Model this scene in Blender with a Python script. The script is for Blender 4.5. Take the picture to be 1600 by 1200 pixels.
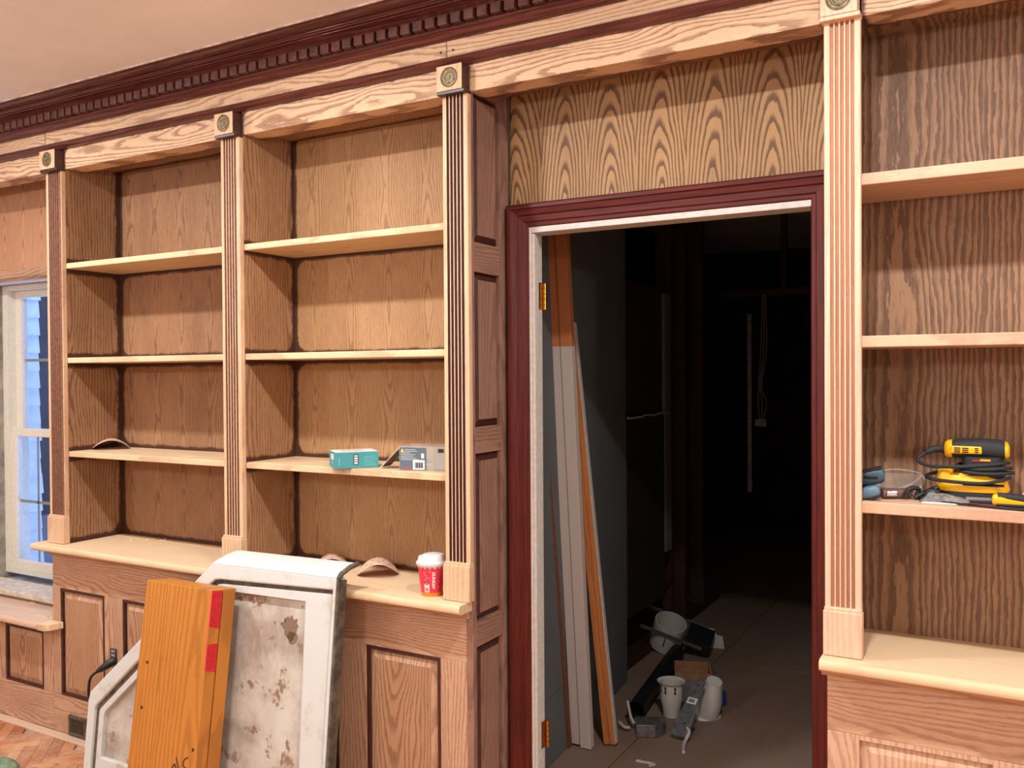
import bpy, bmesh, math, random
from mathutils import Vector, Matrix
random.seed(7)
for o in list(bpy.data.objects): bpy.data.objects.remove(o)
COL = bpy.context.scene.collection
SC = bpy.context.scene
PI = math.pi
# ------------------------------------------------------------------ camera, world, lights, exposure
F_PX = 1374.6
cd = bpy.data.cameras.new('camera'); cam = bpy.data.objects.new('camera', cd); COL.objects.link(cam)
cd.sensor_fit = 'HORIZONTAL'; cd.sensor_width = 36.0; cd.lens = 36.0 * F_PX / 1600.0; cd.clip_start = 0.05
yaw, pitch, roll = (math.radians(a) for a in (29.420, -0.697, -0.375))
fw = Vector((-math.sin(yaw) * math.cos(pitch), math.cos(yaw) * math.cos(pitch), math.sin(pitch)))
rt = Vector((math.cos(yaw), math.sin(yaw), 0)); up = rt.cross(fw)
R_ = rt * math.cos(roll) + up * math.sin(roll); U_ = -rt * math.sin(roll) + up * math.cos(roll)
cam.matrix_world = Matrix(((R_.x, U_.x, -fw.x, 3.623), (R_.y, U_.y, -fw.y, -2.354), (R_.z, U_.z, -fw.z, 1.55), (0, 0, 0, 1)))
SC.camera = cam
vs = SC.view_settings
vs.view_transform = 'Standard'; vs.look = 'None'; vs.gamma = 1.0; vs.use_curve_mapping = False; vs.exposure = -0.08
w = bpy.data.worlds.new('dusk'); SC.world = w; w.use_nodes = True
bg = w.node_tree.nodes['Background']; bg.inputs[0].default_value = (0.30, 0.45, 0.95, 1); bg.inputs[1].default_value = 8.0
CAN_W = 31.0      # recessed downlights along the bookcase wall
FILL_W = 50.0    # added fill bulbs, hung unseen behind the camera
WARM = (1.0, 1.03, 1.08)
CANS = [(0.1, -0.95), (1.7, -0.95), (3.3, -0.95), (4.9, -0.95)]
FILLS = [(-0.6, -2.9), (1.9, -3.2), (5.6, -2.6)]
CEIL = 2.722
def lamp(kind, loc, watts, size, rot=(0, 0, 0)):
    l = bpy.data.lights.new('bulb', kind); l.energy = watts; l.color = WARM
    if kind == 'AREA': l.shape = 'DISK'; l.size = size
    else: l.shadow_soft_size = size
    o = bpy.data.objects.new('bulb', l); COL.objects.link(o); o.location = loc; o.rotation_euler = rot
    return o
for x, y in CANS: lamp('AREA', (x, y, CEIL - 0.012), CAN_W, 0.11)
for x, y in FILLS: lamp('POINT', (x, y, CEIL - 0.62), FILL_W, 0.06)

# ------------------------------------------------------------------ helpers
def s2l(c):
    return tuple(((v / 255) / 12.92 if v / 255 <= 0.04045 else ((v / 255 + 0.055) / 1.055) ** 2.4) for v in c)
def rgba(c): return (*s2l(c), 1.0)
def setp(o, label=None, cat=None, group=None, kind=None):
    if label: o['label'] = label
    if cat: o['category'] = cat
    if group: o['group'] = group
    if kind: o['kind'] = kind
    return o
def thing(name, label, cat, loc=(0, 0, 0), rot=(0, 0, 0), group=None):
    o = bpy.data.objects.new(name, None); COL.objects.link(o); o.location = loc; o.rotation_euler = rot; o.empty_display_size = 0.05
    return setp(o, label, cat, group)
class MB:
    def __init__(s): s.v = []; s.f = []; s.mi = []; s.uv = {}
    def face(s, idx, mi=0, uv=None):
        if uv: s.uv[len(s.f)] = uv
        s.f.append(tuple(idx)); s.mi.append(mi)
    def box(s, x0, x1, y0, y1, z0, z1, mi=0):
        n = len(s.v)
        s.v += [(x, y, z) for z in (z0, z1) for y in (y0, y1) for x in (x0, x1)]
        hx, hy, hz = abs(x1 - x0) / 2, abs(y1 - y0) / 2, abs(z1 - z0) / 2
        def q(ids, a, b, ha, hb):
            uv = []
            for i in ids:
                c = ((1 if i & 1 else -1) * hx, (1 if i & 2 else -1) * hy, (1 if i & 4 else -1) * hz)
                uv.append((c[a], c[b], ha, hb))
            s.face([n + i for i in ids], mi, uv)
        q((0, 2, 3, 1), 0, 1, hx, hy); q((4, 5, 7, 6), 0, 1, hx, hy)
        q((0, 1, 5, 4), 0, 2, hx, hz); q((2, 6, 7, 3), 0, 2, hx, hz)
        q((0, 4, 6, 2), 1, 2, hy, hz); q((1, 3, 7, 5), 1, 2, hy, hz)
        return s
    def loft(s, rings, cap=True, mi=0, closed=True):
        n = len(s.v); k = len(rings[0])
        for r in rings: s.v += [tuple(p) for p in r]
        for i in range(len(rings) - 1):
            for j in range(k if closed else k - 1):
                a = n + i * k + j; b = n + i * k + (j + 1) % k
                s.face((a, b, b + k, a + k), mi)
        if cap:
            s.face([n + j for j in range(k)][::-1], mi); s.face([n + (len(rings) - 1) * k + j for j in range(k)], mi)
        return s
    def prof_x(s, prof, x0, x1, mi=0):      # closed (y,z) outline pushed along x
        return s.loft([[(x0, y, z) for y, z in prof], [(x1, y, z) for y, z in prof]], mi=mi)
    def prof_z(s, prof, z0, z1, mi=0):
        return s.loft([[(x, y, z0) for x, y in prof], [(x, y, z1) for x, y in prof]], mi=mi)
    def prof_y(s, prof, y0, y1, mi=0):
        return s.loft([[(x, y0, z) for x, z in prof], [(x, y1, z) for x, z in prof]], mi=mi)
    def lathe(s, prof, seg=24, c=(0, 0, 0), mi=0, cap=True, M=None):
        rings = []
        for r, z in prof:
            ring = [Vector((r * math.cos(2 * PI * i / seg), r * math.sin(2 * PI * i / seg), z)) for i in range(seg)]
            if M: ring = [M @ p for p in ring]
            rings.append([(p[0] + c[0], p[1] + c[1], p[2] + c[2]) for p in ring])
        return s.loft(rings, cap, mi)
    def tube(s, pts, r, seg=8, mi=0, cap=True):
        pts = [Vector(p) for p in pts]; rings = []; prev = None
        for i, p in enumerate(pts):
            d = (pts[min(i + 1, len(pts) - 1)] - pts[max(i - 1, 0)]).normalized()
            a = prev if prev is not None else (Vector((0, 0, 1)) if abs(d.z) < 0.9 else Vector((1, 0, 0)))
            n1 = (a - d * a.dot(d)).normalized(); n2 = d.cross(n1); prev = n1
            rr = r[i] if isinstance(r, (list, tuple)) else r
            rings.append([tuple(p + n1 * rr * math.cos(2 * PI * j / seg) + n2 * rr * math.sin(2 * PI * j / seg)) for j in range(seg)])
        return s.loft(rings, cap, mi)
    def ring(s, outer, inner, y0, y1, mi=0):  # frame between two (x,z) outlines, y0 front, y1 back
        n = len(s.v); k = len(outer)
        for y in (y0, y1):
            s.v += [(x, y, z) for x, z in outer]; s.v += [(x, y, z) for x, z in inner]
        for j in range(k):
            b = (j + 1) % k
            O0, O0b, I0, I0b = n + j, n + b, n + k + j, n + k + b
            O1, O1b, I1, I1b = O0 + 2 * k, O0b + 2 * k, I0 + 2 * k, I0b + 2 * k
            s.face((O0, O0b, I0b, I0), mi); s.face((O1, I1, I1b, O1b), mi)
            s.face((O0, O1, O1b, O0b), mi); s.face((I0, I0b, I1b, I1), mi)
        return s
    def build(s, name, mats, parent=None, world=False, bevel=0, smooth=False, seg=2, angle=40, fix=True):
        me = bpy.data.meshes.new(name); me.from_pydata(s.v, [], s.f)
        mats = mats if isinstance(mats, (list, tuple)) else [mats]
        for m in mats: me.materials.append(m)
        for i, p in enumerate(me.polygons): p.material_index = s.mi[i]
        if s.uv:
            u1 = me.uv_layers.new(name='pos'); u2 = me.uv_layers.new(name='half')
            for i, p in enumerate(me.polygons):
                if i in s.uv:
                    for li, q in zip(p.loop_indices, s.uv[i]):
                        u1.data[li].uv = q[:2]; u2.data[li].uv = q[2:]
        if fix:
            b = bmesh.new(); b.from_mesh(me); bmesh.ops.recalc_face_normals(b, faces=b.faces); b.to_mesh(me); b.free()
        o = bpy.data.objects.new(name, me); COL.objects.link(o)
        if parent is not None:
            o.parent = parent
            if world: o.matrix_parent_inverse = Matrix.Translation(-Vector(parent.location))
        if smooth:
            for p in me.polygons: p.use_smooth = True
            me.set_sharp_from_angle(angle=math.radians(angle))
        if bevel:
            m = o.modifiers.new('bevel', 'BEVEL'); m.width = bevel; m.segments = seg; m.limit_method = 'ANGLE'; m.angle_limit = math.radians(40)
        return o
def BX(name, b, mat, parent=None, bevel=0.002, world=True):
    return MB().box(*b).build(name, mat, parent, world, bevel)
def struct(o): o['kind'] = 'structure'; return o
def cp(o, parent=None, loc=None):
    c = o.copy(); COL.objects.link(c)
    if parent is not None: c.parent = parent; c.matrix_parent_inverse = o.matrix_parent_inverse.copy()
    if loc is not None: c.location = loc
    return c
def smooth_path(pts, n=8):
    P = [Vector(p) for p in pts]; P = [P[0] * 2 - P[1]] + P + [P[-1] * 2 - P[-2]]; out = []
    for i in range(1, len(P) - 2):
        for k in range(n):
            t = k / n; a, b, c, d = P[i - 1:i + 3]
            out.append(0.5 * ((2 * b) + (c - a) * t + (2 * a - 5 * b + 4 * c - d) * t * t + (3 * b - a - 3 * c + d) * t ** 3))
    out.append(P[-2]); return out

# ------------------------------------------------------------------ materials
class G:
    def __init__(s, name):
        s.m = bpy.data.materials.new(name); s.m.use_nodes = True; s.nt = s.m.node_tree; s.b = s.nt.nodes['Principled BSDF']
    def n(s, t, **kw):
        x = s.nt.nodes.new(t)
        for k, v in kw.items(): setattr(x, k, v)
        return x
    def put(s, sock, v):
        if isinstance(v, bpy.types.NodeSocket): s.nt.links.new(v, sock)
        else: sock.default_value = v
    def ma(s, op, a, b=0.0, c=0.0):
        x = s.n('ShaderNodeMath', operation=op)
        for i, v in enumerate((a, b, c)): s.put(x.inputs[i], v)
        return x.outputs[0]
    def xyz(s, x, y, z):
        n = s.n('ShaderNodeCombineXYZ')
        for i, v in enumerate((x, y, z)): s.put(n.inputs[i], v)
        return n.outputs[0]
    def sep(s, v):
        n = s.n('ShaderNodeSeparateXYZ'); s.put(n.inputs[0], v); return n.outputs
    def noise(s, v, scale=1.0, detail=2.0, rough=0.5):
        n = s.n('ShaderNodeTexNoise'); s.put(n.inputs['Vector'], v); n.inputs['Scale'].default_value = scale
        n.inputs['Detail'].default_value = detail; n.inputs['Roughness'].default_value = rough; return n.outputs[0]
    def step(s, v, a, b, lo=0.0, hi=1.0):
        n = s.n('ShaderNodeMapRange', interpolation_type='SMOOTHSTEP'); s.put(n.inputs[0], v)
        n.inputs[1].default_value = a; n.inputs[2].default_value = b; n.inputs[3].default_value = lo; n.inputs[4].default_value = hi
        return n.outputs[0]
    def mix(s, f, a, b, blend='MIX'):
        n = s.n('ShaderNodeMix', data_type='RGBA', blend_type=blend); s.put(n.inputs[0], f)
        for k, v in ((6, a), (7, b)):
            s.put(n.inputs[k], rgba(v) if isinstance(v, tuple) and len(v) == 3 else v)
        return n.outputs[2]
    def col(s, v): s.put(s.b.inputs['Base Color'], rgba(v) if isinstance(v, tuple) and len(v) == 3 else v)
    def rough(s, v): s.put(s.b.inputs['Roughness'], v)
    def bump(s, h, strength=0.2, dist=0.002):
        n = s.n('ShaderNodeBump'); s.put(n.inputs['Height'], h); n.inputs['Strength'].default_value = strength; n.inputs['Distance'].default_value = dist
        s.nt.links.new(n.outputs[0], s.b.inputs['Normal'])
    def pos(s, obj=False):
        if obj: return s.n('ShaderNodeTexCoord').outputs['Object']
        return s.n('ShaderNodeNewGeometry').outputs['Position']
    def rnd(s): return s.n('ShaderNodeObjectInfo').outputs['Random']
def plain(name, c, rough=0.5, metal=0.0, spec=0.5, bumpy=0.0, nscale=60, var=0.0, obj=True):
    g = G(name); g.rough(rough); g.b.inputs['Metallic'].default_value = metal; g.b.inputs['Specular IOR Level'].default_value = spec
    if var or bumpy:
        nz = g.noise(g.pos(obj), nscale, 4.0, 0.6)
        dk = tuple(max(0, v * (1 - var)) for v in c); lt = tuple(min(255, v * (1 + var * 0.6)) for v in c)
        g.col(g.mix(g.step(nz, 0.3, 0.7), dk, lt))
        if bumpy: g.bump(nz, bumpy, 0.003)
    else: g.col(c)
    return g.m
def wood(c):   # sanded, dusty timber is greyer than varnished timber
    l = s2l(c); l = (l[0] * 0.97, l[1] * 1.14, l[2] * 1.34)
    return tuple(255 * (1.055 * min(v, 1) ** (1 / 2.4) - 0.055) for v in l)
def oak(name, light, dark, ax='xz', period=0.16, freq=130, tilt=0.05, gl=1.2, contrast=0.7, jag=1.0, pores=0.35, blotch=0.18,
        rough=0.6, d0=0.03, stain=None, margin=0.012, radius=0.03, ragged=0.02, obj=False, shift=True, width=0.35, spec=0.3, top_only=False, far_only=False):
    light, dark = wood(light), wood(dark)
    g = G(name); X, Y, Z = g.sep(g.pos(obj)); A = dict(x=X, y=Y, z=Z)
    al, ac = A[ax[0]], A[ax[1]]; de = A[[k for k in 'xyz' if k not in ax][0]]
    if shift:
        r = g.rnd(); al = g.ma('ADD', al, g.ma('MULTIPLY', r, 13.7)); ac = g.ma('ADD', ac, g.ma('MULTIPLY', r, 3.91)); de = g.ma('ADD', de, g.ma('MULTIPLY', r, 1.3))
    n1 = g.noise(g.xyz(g.ma('MULTIPLY', al, 2.2), g.ma('MULTIPLY', ac, 7.0), g.ma('MULTIPLY', de, 5.0)), 1.0, 2.0)
    n2 = g.noise(g.xyz(g.ma('MULTIPLY', al, 16.0), g.ma('MULTIPLY', ac, 110.0), g.ma('MULTIPLY', de, 60.0)), 1.0, 3.0, 0.6)
    wob = g.ma('MULTIPLY', g.ma('SUBTRACT', n1, 0.5), 0.05)
    c1 = g.ma('PINGPONG', g.ma('ADD', ac, wob), period / 2)
    D = g.ma('ADD', g.ma('MULTIPLY', g.ma('PINGPONG', al, gl), tilt), g.ma('MULTIPLY_ADD', n1, 0.035, d0))
    rr = g.ma('SQRT', g.ma('ADD', g.ma('MULTIPLY', c1, c1), g.ma('MULTIPLY', D, D)))
    ph = g.ma('MULTIPLY_ADD', g.ma('SUBTRACT', n2, 0.5), 0.9 * jag, g.ma('MULTIPLY', rr, freq))
    s = g.ma('FRACT', ph)
    l1 = g.ma('MULTIPLY', g.step(s, 0.0, 0.08), g.step(s, width * 0.6, width * 1.6, 1.0, 0.0))
    por = g.noise(g.xyz(g.ma('MULTIPLY', al, 45.0), g.ma('MULTIPLY', ac, 900.0), g.ma('MULTIPLY', de, 900.0)), 1.0, 1.0)
    pm = g.ma('MULTIPLY', g.step(por, 0.52, 0.7), pores)
    bl = g.noise(g.xyz(g.ma('MULTIPLY', al, 3.0), g.ma('MULTIPLY', ac, 9.0), de), 1.0, 4.0, 0.65)
    f = g.ma('MINIMUM', g.ma('ADD', g.ma('MULTIPLY', l1, contrast), pm), 1.0)
    base = g.mix(f, light, dark)
    base = g.mix(g.ma('MULTIPLY', g.step(bl, 0.35, 0.75), blotch * 2), base, g.mix(0.55, base, dark))
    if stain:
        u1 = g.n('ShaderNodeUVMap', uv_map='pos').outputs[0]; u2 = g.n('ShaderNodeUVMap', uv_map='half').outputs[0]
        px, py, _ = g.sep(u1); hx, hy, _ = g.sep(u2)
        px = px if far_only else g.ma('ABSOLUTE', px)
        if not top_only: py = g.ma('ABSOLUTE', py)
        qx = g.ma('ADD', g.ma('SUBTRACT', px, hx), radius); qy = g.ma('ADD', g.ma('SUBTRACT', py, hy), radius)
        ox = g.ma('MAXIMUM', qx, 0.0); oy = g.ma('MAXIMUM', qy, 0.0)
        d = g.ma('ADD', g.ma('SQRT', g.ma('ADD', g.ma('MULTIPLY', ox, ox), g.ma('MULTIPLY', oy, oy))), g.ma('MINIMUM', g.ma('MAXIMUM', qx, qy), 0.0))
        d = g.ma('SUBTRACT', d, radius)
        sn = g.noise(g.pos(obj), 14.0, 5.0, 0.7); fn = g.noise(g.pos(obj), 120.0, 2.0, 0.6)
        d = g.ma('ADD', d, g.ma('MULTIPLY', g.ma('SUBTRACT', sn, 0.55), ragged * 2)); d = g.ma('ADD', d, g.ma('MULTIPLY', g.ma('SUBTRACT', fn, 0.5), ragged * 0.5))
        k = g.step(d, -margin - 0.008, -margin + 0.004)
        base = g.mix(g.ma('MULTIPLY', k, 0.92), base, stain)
    g.col(base); g.rough(rough); g.b.inputs['Specular IOR Level'].default_value = spec
    g.bump(g.ma('SUBTRACT', 1.0, f), 0.12, 0.001)
    return g.m
STAIN = (62, 32, 22)
LIGHT, GRAIN = (226, 174, 128), (150, 98, 68)
m_frieze = oak('oak_frieze', LIGHT, (128, 78, 54), 'xz', 0.15, 130, 0.035, 0.9, 0.62, 0.7, 0.3, 0.14, stain=(74, 34, 30), margin=0.010, radius=0.035, ragged=0.014, top_only=True)
m_frieze2 = oak('oak_frieze_upper', LIGHT, (134, 82, 56), 'xz', 0.15, 120, 0.03, 0.9, 0.52, 0.8, 0.3, 0.14, stain=(74, 34, 30), margin=-0.002, radius=0.01, ragged=0.008, top_only=True)
m_shelf = oak('oak_shelf', (228, 184, 134), (168, 118, 80), 'xy', 0.2, 80, 0.03, 1.4, 0.35, 0.8, 0.35, 0.10)
m_shelf_r = oak('oak_shelf_right', (216, 164, 124), (168, 112, 82), 'xy', 0.2, 80, 0.03, 1.4, 0.35, 0.8, 0.3, 0.10)
m_counter = oak('oak_counter', (224, 180, 132), (196, 146, 100), 'xy', 0.4, 60, 0.03, 1.6, 0.28, 0.8, 0.12, 0.14, spec=0.2)
m_pil = oak('oak_pilaster', (222, 172, 126), (168, 112, 80), 'zx', 0.2, 90, 0.02, 1.4, 0.3, 0.8, 0.35, 0.08)
m_pil_r = oak('oak_pilaster_pale', (230, 178, 138), (190, 130, 98), 'zx', 0.2, 90, 0.02, 1.4, 0.3, 0.8, 0.35, 0.08)
m_groove_dk = plain('flute_dark_stain', (84, 44, 36), 0.5, var=0.15)
m_groove_md = plain('flute_brown_stain', (128, 84, 62), 0.55, var=0.15)
m_groove_lt = oak('flute_sanded', (196, 134, 98), (160, 100, 74), 'zx', 0.2, 90, 0.02, 1.4, 0.3, 0.8, 0.35, 0.08)
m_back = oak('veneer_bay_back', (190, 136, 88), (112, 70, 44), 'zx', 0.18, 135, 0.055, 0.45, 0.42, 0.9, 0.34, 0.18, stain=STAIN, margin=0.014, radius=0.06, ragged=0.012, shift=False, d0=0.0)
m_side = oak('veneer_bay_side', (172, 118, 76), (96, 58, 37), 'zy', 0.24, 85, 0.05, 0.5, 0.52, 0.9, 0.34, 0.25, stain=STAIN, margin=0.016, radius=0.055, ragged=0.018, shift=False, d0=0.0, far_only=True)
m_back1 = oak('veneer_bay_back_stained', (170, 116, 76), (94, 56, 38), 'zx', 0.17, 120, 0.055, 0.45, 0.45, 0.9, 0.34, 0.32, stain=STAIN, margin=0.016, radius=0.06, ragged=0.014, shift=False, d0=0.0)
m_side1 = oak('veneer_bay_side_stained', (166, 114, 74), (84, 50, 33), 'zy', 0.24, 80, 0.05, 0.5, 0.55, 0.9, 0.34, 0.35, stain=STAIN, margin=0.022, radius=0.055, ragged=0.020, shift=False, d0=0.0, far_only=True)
m_back_r = oak('veneer_right_back', (164, 116, 80), (92, 60, 42), 'zx', 0.42, 70, 0.012, 2.9, 0.7, 1.2, 0.3, 0.16, shift=False, width=0.5)
m_door_ven = oak('veneer_over_door', (182, 132, 84), (78, 46, 30), 'zx', 0.168, 92, 0.16, 9.0, 0.75, 0.45, 0.16, 0.25, stain=STAIN, margin=0.004, radius=0.02, ragged=0.012, shift=False, d0=-0.345, width=0.36)
m_win_ven = oak('veneer_over_window', (212, 148, 104), (146, 90, 60), 'zx', 0.15, 110, 0.085, 9.0, 0.55, 0.5, 0.2, 0.10, shift=False, d0=-0.188)
m_base = oak('oak_base', (204, 150, 110), (132, 84, 58), 'zx', 0.22, 100, 0.06, 0.8, 0.5, 0.9, 0.3, 0.25)
m_base_x = oak('oak_base_rail', (206, 152, 112), (134, 84, 60), 'xz', 0.2, 130, 0.03, 1.3, 0.5, 0.9, 0.3, 0.28)
m_panel = oak('oak_raised_panel', (190, 134, 92), (120, 76, 50), 'zx', 0.3, 100, 0.09, 0.6, 0.55, 0.9, 0.3, 0.2)
m_ret = oak('oak_return', (158, 110, 84), (98, 62, 48), 'zy', 0.22, 90, 0.05, 0.8, 0.4, 0.9, 0.3, 0.35)
m_ret_x = oak('oak_return_rail', (164, 114, 86), (100, 64, 48), 'yz', 0.2, 140, 0.03, 1.3, 0.5, 0.9, 0.3, 0.3)
m_dust_oak = oak('oak_seat_dusty', (216, 170, 134), (190, 140, 106), 'xy', 0.4, 50, 0.03, 1.6, 0.25, 0.8, 0.1, 0.3)
def mahog(name, a, b, rough, ax):
    g = G(name); X, Y, Z = g.sep(g.pos()); A = dict(x=X, y=Y, z=Z)
    v = [g.ma('MULTIPLY', A[k], 6.0 if k == ax else 160.0) for k in 'xyz']
    n = g.noise(g.xyz(*v), 1.0, 3.0, 0.6); g.col(g.mix(g.step(n, 0.35, 0.7), a, b)); g.rough(rough); g.b.inputs['Specular IOR Level'].default_value = 0.5 if rough < 0.3 else 0.28; g.bump(n, 0.03 if rough < 0.3 else 0.08, 0.001)
    return g.m
m_crown = mahog('dark_mahogany_finish', (74, 35, 30), (112, 60, 51), 0.20, 'x')
m_casing = mahog('red_mahogany_finish', (74, 24, 19), (98, 34, 25), 0.42, 'z')
m_casing_x = mahog('red_mahogany_finish_head', (74, 24, 19), (98, 34, 25), 0.42, 'x')
m_dentil = plain('worn_mahogany', (92, 52, 42), 0.4, var=0.25, nscale=30, obj=False)
m_bevel = plain('dark_bevel_stain', (68, 34, 26), 0.4, var=0.2, nscale=40)
m_ceil = plain('ceiling_paint', (240, 234, 230), 0.9, var=0.03, nscale=1.5, spec=0.1)
m_wall = plain('wall_paint', (226, 218, 208), 0.9, var=0.03, nscale=2, spec=0.1)
m_caulk = plain('caulk', (228, 214, 200), 0.8, var=0.2, nscale=25, obj=False)
m_jamb = plain('jamb_primer_white', (206, 196, 184), 0.6, var=0.05)
m_winw = plain('window_vinyl_white', (226, 218, 200), 0.45, var=0.03)
m_plaster = plain('dirty_plaster', (150, 142, 128), 0.9, var=0.25, nscale=9, obj=False)
m_brass = plain('brass', (196, 152, 74), 0.25, 1.0)
m_bronze = plain('rosette_bronze', (122, 104, 72), 0.5, 0.3, var=0.3, nscale=120, obj=False)
m_drywall = plain('grey_drywall', (112, 114, 113), 0.9, var=0.05, nscale=3, obj=False, spec=0.15)
m_black = plain('black_plastic', (30, 30, 31), 0.45)
m_rubber = plain('black_rubber', (36, 36, 36), 0.7)
m_yellow = plain('tool_yellow', (246, 180, 16), 0.4)
m_steel = plain('galvanised_steel', (150, 150, 150), 0.45, 0.75, var=0.15, nscale=40)
m_canw = plain('can_white_enamel', (216, 212, 204), 0.4)
m_dark = plain('slot_black', (10, 9, 9), 0.9)
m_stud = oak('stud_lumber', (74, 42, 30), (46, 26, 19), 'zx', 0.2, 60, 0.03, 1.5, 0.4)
m_card = plain('cardboard', (170, 126, 92), 0.9, var=0.08, nscale=20)

# ------------------------------------------------------------------ room shell
def slab(name, b, m): return struct(MB().box(*b).build(name, m))
slab('ceiling', (-3.2, 6.2, -4.7, 6.4, CEIL, CEIL + 0.1), m_ceil)
slab('wall_left', (-3.2, -3.1, -4.7, 0.3, 0, CEIL), m_wall)
slab('wall_right', (6.1, 6.2, -4.7, 0.3, 0, CEIL), m_wall)
slab('wall_rear', (-3.2, 6.2, -4.7, -4.6, 0, CEIL), m_wall)
wb = MB()   # the wall that carries the bookcases, with a window and a door opening
for b in ((-3.1, -0.95, 0.27, 0.30, 0, CEIL), (-0.95, -0.06, 0.27, 0.30, 2.02, CEIL), (-0.95, -0.06, 0.27, 0.30, 0, 0.50),
          (-0.06, 2.2, 0.27, 0.30, 0, CEIL), (2.2, 3.18, 0.27, 0.30, 2.06, CEIL), (3.18, 6.1, 0.27, 0.30, 0, CEIL)): wb.box(*b)
struct(wb.build('wall_bookcase', m_wall))
wo = MB()   # outer leaf behind it, to give the window its reveal
for b in ((-3.1, -0.95, 0.30, 0.46, 0, CEIL), (-0.95, -0.06, 0.30, 0.46, 2.02, CEIL), (-0.95, -0.06, 0.30, 0.46, 0, 0.50), (-0.06, 1.7, 0.30, 0.46, 0, CEIL)): wo.box(*b)
struct(wo.build('wall_window', m_plaster))
# floors
g = G('floor_subfloor'); n = g.noise(g.pos(), 3.0, 5.0, 0.6); g.col(g.mix(g.step(n, 0.3, 0.7), (150, 128, 106), (200, 184, 164))); g.rough(0.8); m_floor = g.m
slab('floor', (-3.2, 6.2, -4.7, 0.3, -0.06, -0.012), m_floor)
g = G('parquet_oak'); X, Y, Z = g.sep(g.pos()); r = g.rnd()
n = g.noise(g.pos(), 2.4, 6.0, 0.7); n2 = g.noise(g.pos(), 60.0, 3.0, 0.6); n3 = g.noise(g.pos(), 9.0, 6.0, 0.75)
c = g.mix(r, (206, 140, 92), (156, 92, 58)); c = g.mix(g.ma('MULTIPLY', g.step(n2, 0.5, 0.75), 0.4), c, (110, 64, 40))
c = g.mix(g.step(n3, 0.58, 0.62), c, (112, 62, 40))
c = g.mix(g.ma('MULTIPLY', g.step(n, 0.46, 0.72), 0.75), c, (214, 180, 144)); g.col(c); g.rough(0.75); m_parq = g.m
floor_o = bpy.data.objects['floor']
L, W = 0.25, 0.05
def herring():
    out = []
    for k in range(-60, 60):
        for j in range(-14, 14):
            ox, oy = k * W + j * L, k * W - j * L
            out.append((ox, oy, L, W)); out.append((ox + L, oy + W - L, W, L))
    return out
c45 = math.cos(PI / 4); meshes = {}
near, far = [], []
for (x, y, lx, ly) in herring():
    cx, cy = x + lx / 2, y + ly / 2
    wx, wy = cx * c45 - cy * c45 + 0.6, cx * c45 + cy * c45 - 0.8
    if wx < -3.0 or wx > 6.0 or wy < -4.5 or wy > 0.0: continue
    (near if (-0.9 < wx < 1.45 and wy > -1.42) else far).append((wx, wy, lx > ly))
near.sort(key=lambda p: (p[0] - 0.2) ** 2 + (p[1] + 0.3) ** 2)
far += near[300:]; near = near[:300]
for hz in (True, False):
    b = MB().box(-L / 2 + .0008, L / 2 - .0008, -W / 2 + .0008, W / 2 - .0008, -0.012, 0.0)
    o = b.build('floor_strip', m_parq, floor_o); o.rotation_euler.z = PI / 4 + (0 if hz else PI / 2); meshes[hz] = o
used = {True: False, False: False}
for (x, y, hz) in near:
    o = meshes[hz] if not used[hz] else cp(meshes[hz], floor_o); used[hz] = True
    o.location = (x, y, random.uniform(-0.0008, 0.0004))
fb = MB()
for (x, y, hz) in far:
    a = PI / 4 + (0 if hz else PI / 2); ca, sa = math.cos(a), math.sin(a); n0 = len(fb.v)
    for sx, sy in ((-1, -1), (1, -1), (1, 1), (-1, 1)):
        u, v = sx * (L / 2 - .001), sy * (W / 2 - .001); fb.v.append((x + u * ca - v * sa, y + u * sa + v * ca, -0.0005))
    fb.face((n0, n0 + 1, n0 + 2, n0 + 3))
fo = fb.build('floor_strips', m_parq, floor_o); fo['kind'] = 'stuff'
BX('floor_border', (-3.1, 2.2, -0.05, -0.004, -0.012, 0.0015), m_dust_oak, floor_o, 0.001)

struct(MB().box(2.151, 3.216, -0.04, 0.3015, -0.0119, 0.004).build('trim_2', m_base_x, bevel=0.002))   # oak threshold

# ------------------------------------------------------------------ entablature
XL, XR = -2.6, 5.2
fr = thing('frieze', 'sanded oak frieze boards running above bookcases and doorway', 'frieze', (1.3, 0, 2.43))
for a, b in ((XL, -0.001), (0.097, 1.06), (1.157, 2.055), (2.140, 3.215), (3.303, XR)):
    BX('lower_board', (a, b, 0.0, 0.09, 2.436, 2.53), m_frieze, fr, 0.002)
for a, b in ((XL, -0.0262), (-0.0248, 2.0662), (2.0678, XR)):
    BX('upper_board', (a, b, -0.004, 0.05, 2.545, 2.66), m_frieze2, fr, 0.001)
MB().prof_x([(0.03, 2.520), (-0.012, 2.522), (-0.024, 2.528), (-0.030, 2.538), (-0.024, 2.548), (-0.010, 2.553), (0.03, 2.556)], XL, XR).build('dark_moulding', m_crown, fr, True, smooth=True)['label'] = 'dark red bead moulding'
for x in (2.045, 2.092):
    MB().lathe([(0.004, 0), (0.004, 0.002)], 10, M=Matrix.Translation((x, -0.004, 2.575)) @ Matrix.Rotation(PI / 2, 4, 'X')).build('nail_hole', m_bevel, fr, True)
co = thing('cornice', 'dark mahogany crown cornice with dentils below the ceiling', 'cornice', (1.3, 0, 2.6))
MB().prof_x([(0.05, 2.606), (-0.012, 2.606), (-0.020, 2.610), (-0.026, 2.618), (-0.030, 2.624), (-0.040, 2.627), (-0.040, 2.634), (0.05, 2.634)], XL, XR).build('lower_moulding', m_crown, co, True, smooth=True)
MB().box(XL, XR, -0.036, 0.05, 2.6335, 2.676).build('dentil_band', m_crown, co, True)
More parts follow.
